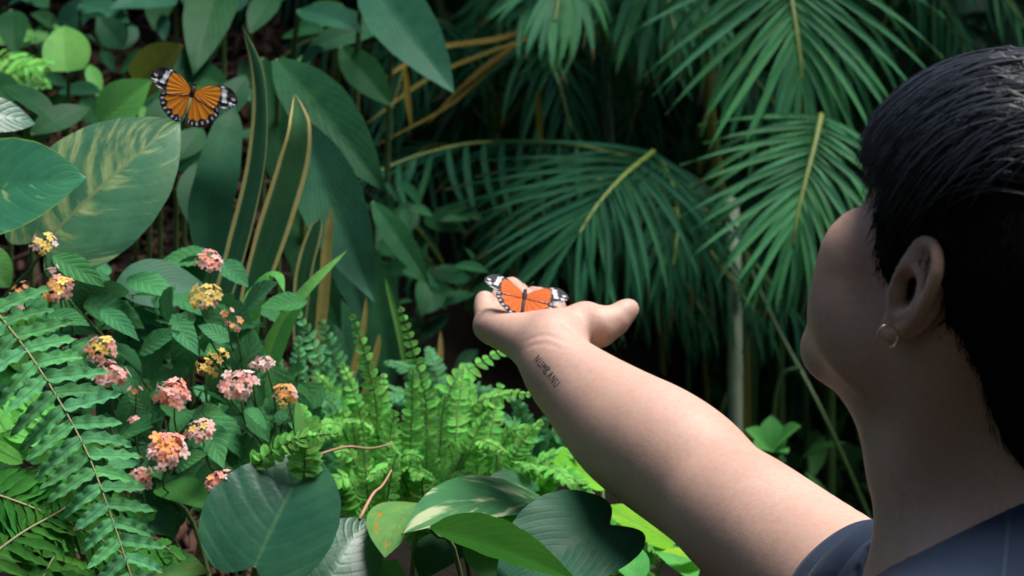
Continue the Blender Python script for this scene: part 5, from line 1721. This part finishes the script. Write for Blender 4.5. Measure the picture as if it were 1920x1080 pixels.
glyphs = [[((0, 0), (0, 1)), ((0, 1), (.55, 0)), ((.55, 0), (.6, 1))],
          [((0, 0), (.1, 1)), ((.1, .1), (.6, .1)), ((.6, 0), (.6, 1))],
          [((0, 0), (.05, 1)), ((.05, 1), (.35, .4)), ((.35, .4), (.65, 1)), ((.65, 1), (.65, 0))],
          [((0, 0), (0, 1)), ((0, 1), (.5, .9)), ((.5, .9), (.1, .5)), ((.1, .5), (.6, .1)), ((.6, .1), (0, 0))],
          [((0, 0), (.3, 1)), ((.3, 1), (.6, 0)), ((.15, .4), (.45, .4))],
          [((0, 0), (0, 1)), ((0, 1), (.55, 0)), ((.55, 0), (.6, 1))],
          [((0, 1), (.05, .1)), ((.05, .1), (.55, .05)), ((.55, .05), (.6, 1))]]
for gi, gl in enumerate(glyphs):
    for (x0, y0), (x1, y1) in gl:
        pts_ = []
        for q_ in np.linspace(0, 1, 5):
            h_ = tat((gi + 0.1 + x0 + (x1 - x0) * q_) / len(glyphs), y0 + (y1 - y0) * q_)
            if h_:
                pts_.append(h_)
        if len(pts_) == 5:
            strokes.append(surf_strip(pts_, 0.0012, 0.00015))
v_, f_ = merge(strokes)
pput('tattoo', v_, f_, M_INK)

# thumb nail, eyes, eyebrows, earring
tn = np.array(P(1186, 579, 2.220))
nail_m = frame(Vector((0.80, 0.15, 0.55)), Vector((0.75, 0.25, -0.55)))
V = []
for i in range(7):
    for k in range(5):
        a_, b_ = (i / 6 - 0.5), (k / 4 - 0.5)
        V.append(Vector((b_ * 0.0115, a_ * 0.0125, 0.0012 - 0.009 * b_ * b_ - 0.004 * a_ * a_)))
V = [np.array(nail_m @ v_) + tn for v_ in V]
pput('thumb_nail', V, grid_faces(7, 5), plain('nail', (0.72, 0.50, 0.43), 0.3, 0.5, 0.05))
M_EYE = plain('eye_white', (0.75, 0.73, 0.70), 0.15, 0.6, 0.03)
M_IRIS = plain('iris', (0.02, 0.012, 0.008), 0.1, 0.6)
M_GOLD = plain('gold', (0.75, 0.46, 0.28), 0.22, 0.5, 0.1, metal=1.0)


def ball(c, r, nu=10, nv=14, rot=None):
    V = []
    for i in range(nu + 1):
        th = math.pi * i / nu
        for k in range(nv):
            a_ = 2 * math.pi * k / nv
            d_ = np.array([math.cos(th), math.sin(th) * math.cos(a_), math.sin(th) * math.sin(a_)])
            V.append(np.array(c) + (rot @ (d_ * r) if rot is not None else d_ * r))
    return np.array(V), [tuple(q_) for q_ in grid_faces(nu + 1, nv, 0, True)]


for s in (1, -1):
    ec = hp(0.0575, s * 0.031, 0.0015)
    v_, f_ = ball(ec, np.array([0.0112, 0.0112, 0.0112]), rot=HROT)
    eye = pput('eye', v_, f_, M_EYE)
    v_, f_ = ball(ec + HF * 0.0085, np.array([0.0032, 0.0055, 0.0055]), 6, 12, HROT)
    pput('iris', v_, f_, M_IRIS, eye)
    br_ = []
    for k in range(60):
        q_ = random.random()
        b0 = hp(0.070 - 0.020 * q_ ** 2, s * (0.012 + 0.036 * q_), 0.020 + 0.006 * math.sin(q_ * 2.6) + random.uniform(-0.003, 0.003))
        b1 = b0 + (HL * s * 0.008 + HU * 0.003 - HF * 0.002)
        br_.append(tube([b0, (b0 + b1) / 2 + HF * 0.001, b1], [0.0005, 0.0004, 0.0001], 3))
    v_, f_ = merge(br_)
    pput('eyebrow', v_, f_, M_HAIR)
_d = (P(1668, 630, 1.0) - Vector((0, 0, CAM_H))).normalized()
lobe = bbvh.ray_cast(Vector((0, 0, CAM_H)), _d)[0] + Vector((-0.0025, -0.0085, 0))
ea = np.linspace(0, 2 * math.pi, 40)
er = 0.0072
ring = [np.array(lobe) + er * (np.cos(q_) * np.array([0.93, 0.36, 0.0]) + np.sin(q_) * UP) for q_ in ea]
v_, f_ = tube(ring, 0.0006, 8)
pput('earring', v_, f_, M_GOLD)

# --- trousers and shoes (below the picture)
tf = Field((0.06, 1.35, 0.0), (0.56, 1.85, 0.95), 0.008)
rot = np.stack([TF, TL, UP], 1)
tf.ell(NB * np.array([1, 1, 0]) + UP * 0.84, (0.118, 0.168, 0.13), 0.03, rot)
for s in (1, -1):
    b0 = NB * np.array([1, 1, 0]) + TL * s * 0.09
    tf.chain([b0 + UP * 0.80, b0 + UP * 0.45 + TF * 0.02, b0 + UP * 0.09], [0.095, 0.070, 0.058], 0.03)
V, Q = tf.surface()
del tf
pput('trousers', V, Q, plain('dark_denim', (0.03, 0.035, 0.05), 0.9, 0.2, 0.3, 60, 0.002))
for s in (1, -1):
    sh_ = Field((0.0, 1.3, -0.01), (0.60, 1.95, 0.16), 0.006)
    b0 = NB * np.array([1, 1, 0]) + TL * s * 0.09
    sh_.chain([b0 + UP * 0.055 - TF * 0.04, b0 + UP * 0.045 + TF * 0.08, b0 + UP * 0.035 + TF * 0.16], [0.045, 0.040, 0.032], 0.03)
    sh_.a = np.maximum(sh_.a, 0.003 - (sh_.lo[2] + sh_.h * np.arange(sh_.n[2]))[None, None, :])
    V, Q = sh_.surface()
    pput('shoe', V, Q, plain('shoe_canvas', (0.05, 0.05, 0.055), 0.8, 0.2, 0.2))
# ================================================================ hair
# cap: a dark layer that hugs the skull, cut free of face and ears
HAIR_C = hp(-0.034, 0, 0.018)
HAIR_R = np.array([0.092, 0.077, 0.088])


def hl(p):
    """World -> head coordinates (front, left, up)."""
    return (np.asarray(p) - HC) @ HROT


def hair_line(f, l, u):
    """> 0 where hair grows."""
    al = np.abs(l)
    front = 0.028 + 0.42 * np.minimum(u, 0.05) - f              # behind the hairline of forehead and temple
    side = np.where(f > -0.045, u + 0.010 - 0.5 * np.minimum(f + 0.020, 0), 1.0)        # above the ear
    burn = np.where((f < 0.030) & (f > -0.012), u + 0.036 - (f - 0.010) * 0.5, -1.0)   # sideburn
    low = np.where(f <= -0.045, u + 0.135 + 0.25 * (f + 0.045), 1.0)
    return np.minimum(np.minimum(front, np.maximum(side, burn)), low)


cf = Field(HC - 0.17, HC + 0.16, 0.003)
g = np.stack(np.meshgrid(*[cf.lo[k] + cf.h * np.arange(cf.n[k], dtype=np.float32) for k in range(3)], indexing='ij'), -1)
cf.ell(HAIR_C, HAIR_R + 0.008, 0.01, HROT)
cf.ell(hp(0.008, 0, 0.012), (0.052, 0.075, 0.060), 0.02, HROT)
cf.cone(HC + np.array([0.024, 0.002, -0.050]), HC + np.array([0.056, 0.004, -0.175]), 0.064, 0.052, 0.03)
loc = (g - HC.astype(np.float32)) @ HROT.astype(np.float32)
cf.a = np.maximum(cf.a, -hair_line(loc[..., 0], loc[..., 1], loc[..., 2]))
V, Q = cf.surface()
del cf, g, loc
hair = pput('hair', V, Q, M_CAP)


def on_scalp(d, h):
    """Point of the skull ellipsoid (grown by h) in direction d (head coordinates)."""
    r_ = HAIR_R + h
    k = 1.0 / math.sqrt(((d / r_) ** 2).sum())
    return d * k


hrng = np.random.default_rng(5)
CC = hl(HAIR_C)
sp_, sr_ = [], []
SEG = 11
ndir = 0
# long top: combed forward from the crown, falling at the sides
while ndir < 9500:
    d = hrng.normal(size=3)
    d /= np.linalg.norm(d)
    if d[2] < 0.22:
        continue
    if d[0] > 0.72 or (d[2] < 0.30 and d[0] > 0.35):
        continue
    if abs(d[1]) > 0.86:
        continue
    ndir += 1
    cl = hrng.normal(scale=0.07)
    L = hrng.uniform(0.10, 0.18) * (0.75 if d[0] > 0.45 else 1.0)
    lift = hrng.uniform(0.006, 0.015) + 0.011 * max(d[2], 0) ** 2 + 0.012 * max(d[0], 0) * max(d[2], 0) + 0.0030 * math.sin(d[0] * 17 + 6 * math.sin(d[1] * 7)) * math.sin(d[1] * 31 + d[0] * 11)
    zend = HC[2] + 0.046 + 0.016 * math.sin(d[0] * 13 + 1.3 * math.sin(d[1] * 9)) + hrng.normal(scale=0.010) - 0.012 * max(d[0], 0)
    p = on_scalp(d, 0.006)
    path = [p.copy()]
    side = 1.0 if d[1] > -0.05 else -1.0
    wob = hrng.uniform(0, 6.28)
    clump = math.sin(d[0] * 24 + d[1] * 17) * 0.16
    for k in range(1, SEG):
        t_ = k / (SEG - 1)
        n_ = p / (HAIR_R + 0.01) ** 2
        n_ /= np.linalg.norm(n_)
        v = np.array([1.25 - 1.15 * t_ - (0.5 * t_ if d[0] > 0.35 else 0), side * (0.30 + clump + cl), -0.05 - 1.25 * t_ ** 1.7])
        v[1] += 0.10 * math.sin(wob + 5 * t_)
        tg = v - n_ * np.dot(v, n_)
        tg /= np.linalg.norm(tg) + 1e-9
        p = p + tg * L / (SEG - 1)
        dd = p / np.linalg.norm(p)
        h = 0.006 + lift * min(1.0, t_ * 2.6)
        surf = on_scalp(dd, h)
        # keep off the skull; where it hangs past the widest line let it fall free
        if np.dot(p, p) < np.dot(surf, surf) or t_ < 0.6:
            p = surf
        path.append(p.copy())
    w0 = hrng.uniform(0.0003, 0.00075)
    rad = w0 * np.array([0.8, 1, 1, 1, 1, 1, .95, .85, .7, .45, .12])
    P_ = np.array([hp(*(q_ + CC)) for q_ in path])
    pxs = 960 + FPX * P_[:, 0] / P_[:, 1]
    below = np.where((P_[:, 2] < zend) | (pxs < 1638 + hrng.normal(scale=8)))[0]
    if len(below):
        if below[0] < 3:
            continue
        kk = np.linspace(0, below[0], SEG)
        P_ = np.stack([np.interp(kk, np.arange(SEG), P_[:, c_]) for c_ in range(3)], 1)
    sp_.append(P_)
    sr_.append(rad)
# fringe over the forehead
for k in range(160):
    l = hrng.uniform(-0.045, 0.050)
    d = np.array([0.80, l / 0.07, 0.75]) + hrng.normal(size=3) * 0.05
    p = on_scalp(d / np.linalg.norm(d), 0.010)
    L = hrng.uniform(0.025, 0.052)
    path = []
    for j in range(SEG):
        t_ = j / (SEG - 1)
        path.append(p + np.array([0.002 * math.sin(t_ * 2.4) - 0.012 * t_, 0.004 * t_ * l / 0.05 + 0.003 * math.sin(5 * t_ + k), -L * t_ + 0.004 * t_]))
    w0 = hrng.uniform(0.0005, 0.0009)
    sp_.append(np.array([hp(*(q_ + CC)) for q_ in path]))
    sr_.append(w0 * np.array([0.8, 1, 1, 1, 1, 1, .95, .85, .7, .45, .12]))
v_, f_ = tubes(np.array(sp_), np.array(sr_))
pput('long_hair', v_, f_, M_HAIR, hair)
# short clipped sides and nape
so_ = []
me_v = V
nrm = np.zeros_like(V)
tri = V[Q]
fn = np.cross(tri[:, 2] - tri[:, 0], tri[:, 3] - tri[:, 1])
for k in range(4):
    np.add.at(nrm, Q[:, k], fn)
nrm /= np.linalg.norm(nrm, axis=1)[:, None] + 1e-12
lv = hl(V)
pick = np.where(((lv[:, 2] < 0.055) | (lv[:, 0] < -0.06)) & (np.linalg.norm(V - HC, axis=1) > 0.055))[0]
for i in hrng.choice(pick, 11000):
    p = V[i] + hrng.normal(size=3) * 0.0012
    n_ = nrm[i]
    dn = -HU * 0.9 - HF * 0.45 + hrng.normal(size=3) * 0.35
    dn = dn - n_ * np.dot(dn, n_)
    dn /= np.linalg.norm(dn) + 1e-9
    L = hrng.uniform(0.006, 0.015)
    a_ = p + n_ * 0.0015 + dn * L * 0.5
    b_ = p + n_ * hrng.uniform(0.001, 0.0035) + dn * L
    so_.append(np.array([p - n_ * 0.001, a_, b_]))
v_, f_ = tubes(np.array(so_), np.tile([0.0004, 0.00035, 0.0001], (len(so_), 1)))
pput('short_hair', v_, f_, M_CAP, hair)
# ================================================================ butterflies
def wing_colors(kind, x, y, t_, s, veiny):
    """Pattern of one wing: orange field, dark veins and border, white marks."""
    org = np.array([0.80, 0.235, 0.010]) if veiny else np.array([0.66, 0.13, 0.014])
    lite = np.array([0.86, 0.36, 0.03])
    blk = np.array([0.008, 0.009, 0.018])
    wht = np.array([0.80, 0.83, 0.88])
    c = org * (1 - 0.35 * t_) + lite * 0.35 * t_ if veiny else org
    nv = 8 if kind == 'hind' else 6
    vein = abs(((s * nv) % 1.0) - 0.5)
    if veiny and t_ > 0.16 and vein < 0.085:
        c = c * 0.25 + blk * 0.75
    elif (not veiny) and vein < 0.03 and t_ > 0.3:
        c = c * 0.6
    if kind == 'fore':
        q = x + 0.30 * y
        edge = 0.60 + 0.05 * math.sin(9 * y)
        if q > edge or t_ > 0.93 or y > 0.30 + 0.02 * math.sin(20 * x) and x > 0.3:
            c = blk
            if 0.68 < q < 0.78 and -0.02 < y < 0.27:
                c = wht
            if (x - 0.90) ** 2 + (y - 0.10) ** 2 < 0.0011 or (x - 0.86) ** 2 + (y + 0.00) ** 2 < 0.0009 or (x - 0.60) ** 2 + (y - 0.31) ** 2 < 0.0007:
                c = wht
            if t_ > 0.90 and t_ < 0.97 and s > 0.50 and abs(((s * 22) % 1.0) - 0.5) < 0.22:
                c = wht
        if s < 0.03 or s > 0.985:
            c = blk
    else:
        if t_ > 0.80 + 0.03 * math.cos(s * nv * 6.283):
            c = blk
            if 0.86 < t_ < 0.955 and abs(((s * 15) % 1.0) - 0.5) < 0.24:
                c = wht
        if s < 0.02:
            c = blk * 2
    return c


OUT = {
    'fore': ((0.03, 0.05), [(0.05, 0.10), (0.22, 0.21), (0.42, 0.30), (0.62, 0.345), (0.80, 0.31), (0.94, 0.20), (1.0, 0.07), (0.96, -0.03), (0.86, -0.11), (0.74, -0.155), (0.62, -0.19), (0.42, -0.17), (0.20, -0.10), (0.05, -0.03)]),
    'hind': ((0.03, 0.00), [(0.08, 0.02), (0.30, -0.03), (0.50, -0.09), (0.64, -0.17), (0.69, -0.29), (0.64, -0.43), (0.54, -0.55), (0.40, -0.64), (0.25, -0.69), (0.12, -0.68), (0.05, -0.58), (0.03, -0.35), (0.03, -0.10)]),
}
t = NT('wing_scales')
att = t.n('VertexColor', 0, layer_name='pattern')
sc_ = t.noise(900.0, t.obj(), 3.0, 0.7)
att = t.mix(t.math('MULTIPLY', t.ramp(sc_, 0.4, 0.8), 0.35), att, (0.10, 0.05, 0.02))
s1_ = t.principled(col=att, rough=0.6, spec=0.2)
s2_ = t.n('BsdfTranslucent', 0, {'Color': att})
M_WING = t.out(t.n('MixShader', 0, {0: 0.25, 1: s1_, 2: s2_}))
M_INSECT = plain('insect_body', (0.020, 0.018, 0.020), 0.7, 0.3, 0.4, 300)
M_ABD = plain('pale_abdomen', (0.30, 0.28, 0.10), 0.7, 0.3, 0.3, 300)


def butterfly(label, center, xax, yax, span, dih_l, dih_r, veiny, perched=False):
    X = Vector(xax).normalized()
    Y = (Vector(yax) - X * Vector(yax).dot(X)).normalized()
    Zn = X.cross(Y)
    M = Matrix((X, Y, Zn)).transposed()
    c = Vector(center)
    root = thing('butterfly', label, 'butterfly', c, 'orange, black and white butterflies')
    for side, dih in ((1, dih_r), (-1, dih_l)):
        for kind in ('hind', 'fore'):
            r0, pts = OUT[kind]
            ol = catmull([(p[0], p[1], 0) for p in pts], 61)[:, :2]
            V, Cc = [], []
            nt = 34
            for i in range(61):
                for k in range(nt):
                    t_ = k / (nt - 1)
                    x = r0[0] + (ol[i, 0] - r0[0]) * t_
                    y = r0[1] + (ol[i, 1] - r0[1]) * t_
                    if kind == 'hind':
                        y -= 0.0
                    z = (0.004 if kind == 'fore' else -0.012) + 0.07 * math.sin(x * 2.6) * (1 if perched else 0.7) - 0.03 * y * y + 0.006 * math.sin(i * 0.8) * t_
                    Cc.append(list(wing_colors(kind, x, y, t_, i / 60, veiny)) + [1])
                    xr = x * math.cos(dih) - z * math.sin(dih)
                    zr = x * math.sin(dih) + z * math.cos(dih)
                    V.append(M @ Vector((side * xr, y, zr)) * span)
            fcs = grid_faces(61, nt)
            if side < 0:
                fcs = fcs[:, ::-1]
            nm = 'forewing' if kind == 'fore' else 'hindwing'
            me = mk_mesh(nm, [list(v) for v in V], fcs, M_WING)
            ca = me.color_attributes.new('pattern', 'FLOAT_COLOR', 'POINT')
            ca.data.foreach_set('color', np.array(Cc, dtype=np.float32).ravel())
            put(nm, me, root, origin=c)

    def bod(pts, rad, mat, nm, sides=10):
        path = catmull([M @ Vector(p) * span for p in pts], 16)
        rr = np.interp(np.linspace(0, 1, 16), np.linspace(0, 1, len(rad)), rad) * span
        v, f = tube(path, rr, sides)
        return put(nm, mk_mesh(nm, v, f, mat), root, origin=c)
    bod([(0, 0.20, 0.01), (0, 0.10, 0.02), (0, 0.0, 0.02), (0, -0.08, 0.01)], [0.02, 0.055, 0.06, 0.045, 0.035], M_INSECT, 'thorax')
    bod([(0, -0.06, 0.01), (0, -0.25, 0.012), (0, -0.42, 0.006), (0, -0.52, 0.0)], [0.03, 0.042, 0.040, 0.028, 0.006], M_ABD if veiny else M_INSECT, 'abdomen')
    bod([(0, 0.17, 0.01), (0, 0.215, 0.012), (0, 0.25, 0.012)], [0.01, 0.042, 0.042, 0.01], M_INSECT, 'head')
    for s in (-1, 1):
        bod([(s * 0.012, 0.24, 0.02), (s * 0.07, 0.36, 0.05), (s * 0.16, 0.50, 0.06)], [0.004, 0.0035, 0.004, 0.010], M_INSECT, 'antenna', 5)
        if perched:
            for k, yy in enumerate((0.10, 0.02, -0.05)):
                bod([(s * 0.02, yy, 0.0), (s * 0.09, yy + 0.03 - 0.03 * k, -0.03), (s * 0.14, yy + 0.05 - 0.05 * k, -0.14)], [0.008, 0.006, 0.004], M_INSECT, 'leg', 5)
    return root


butterfly('butterfly in flight with wings spread, orange with white-dotted black border', P(360, 176, 2.22), (0.94, 0.10, -0.27), (0.06, 0.15, 0.98), 0.0425, R(20), R(6), True)
butterfly('butterfly resting open-winged on the palm of the hand', P(983, 558, 2.244), (0.97, 0.06, -0.20), (-0.10, 0.70, 0.71), 0.0410, R(12), R(9), False, True)
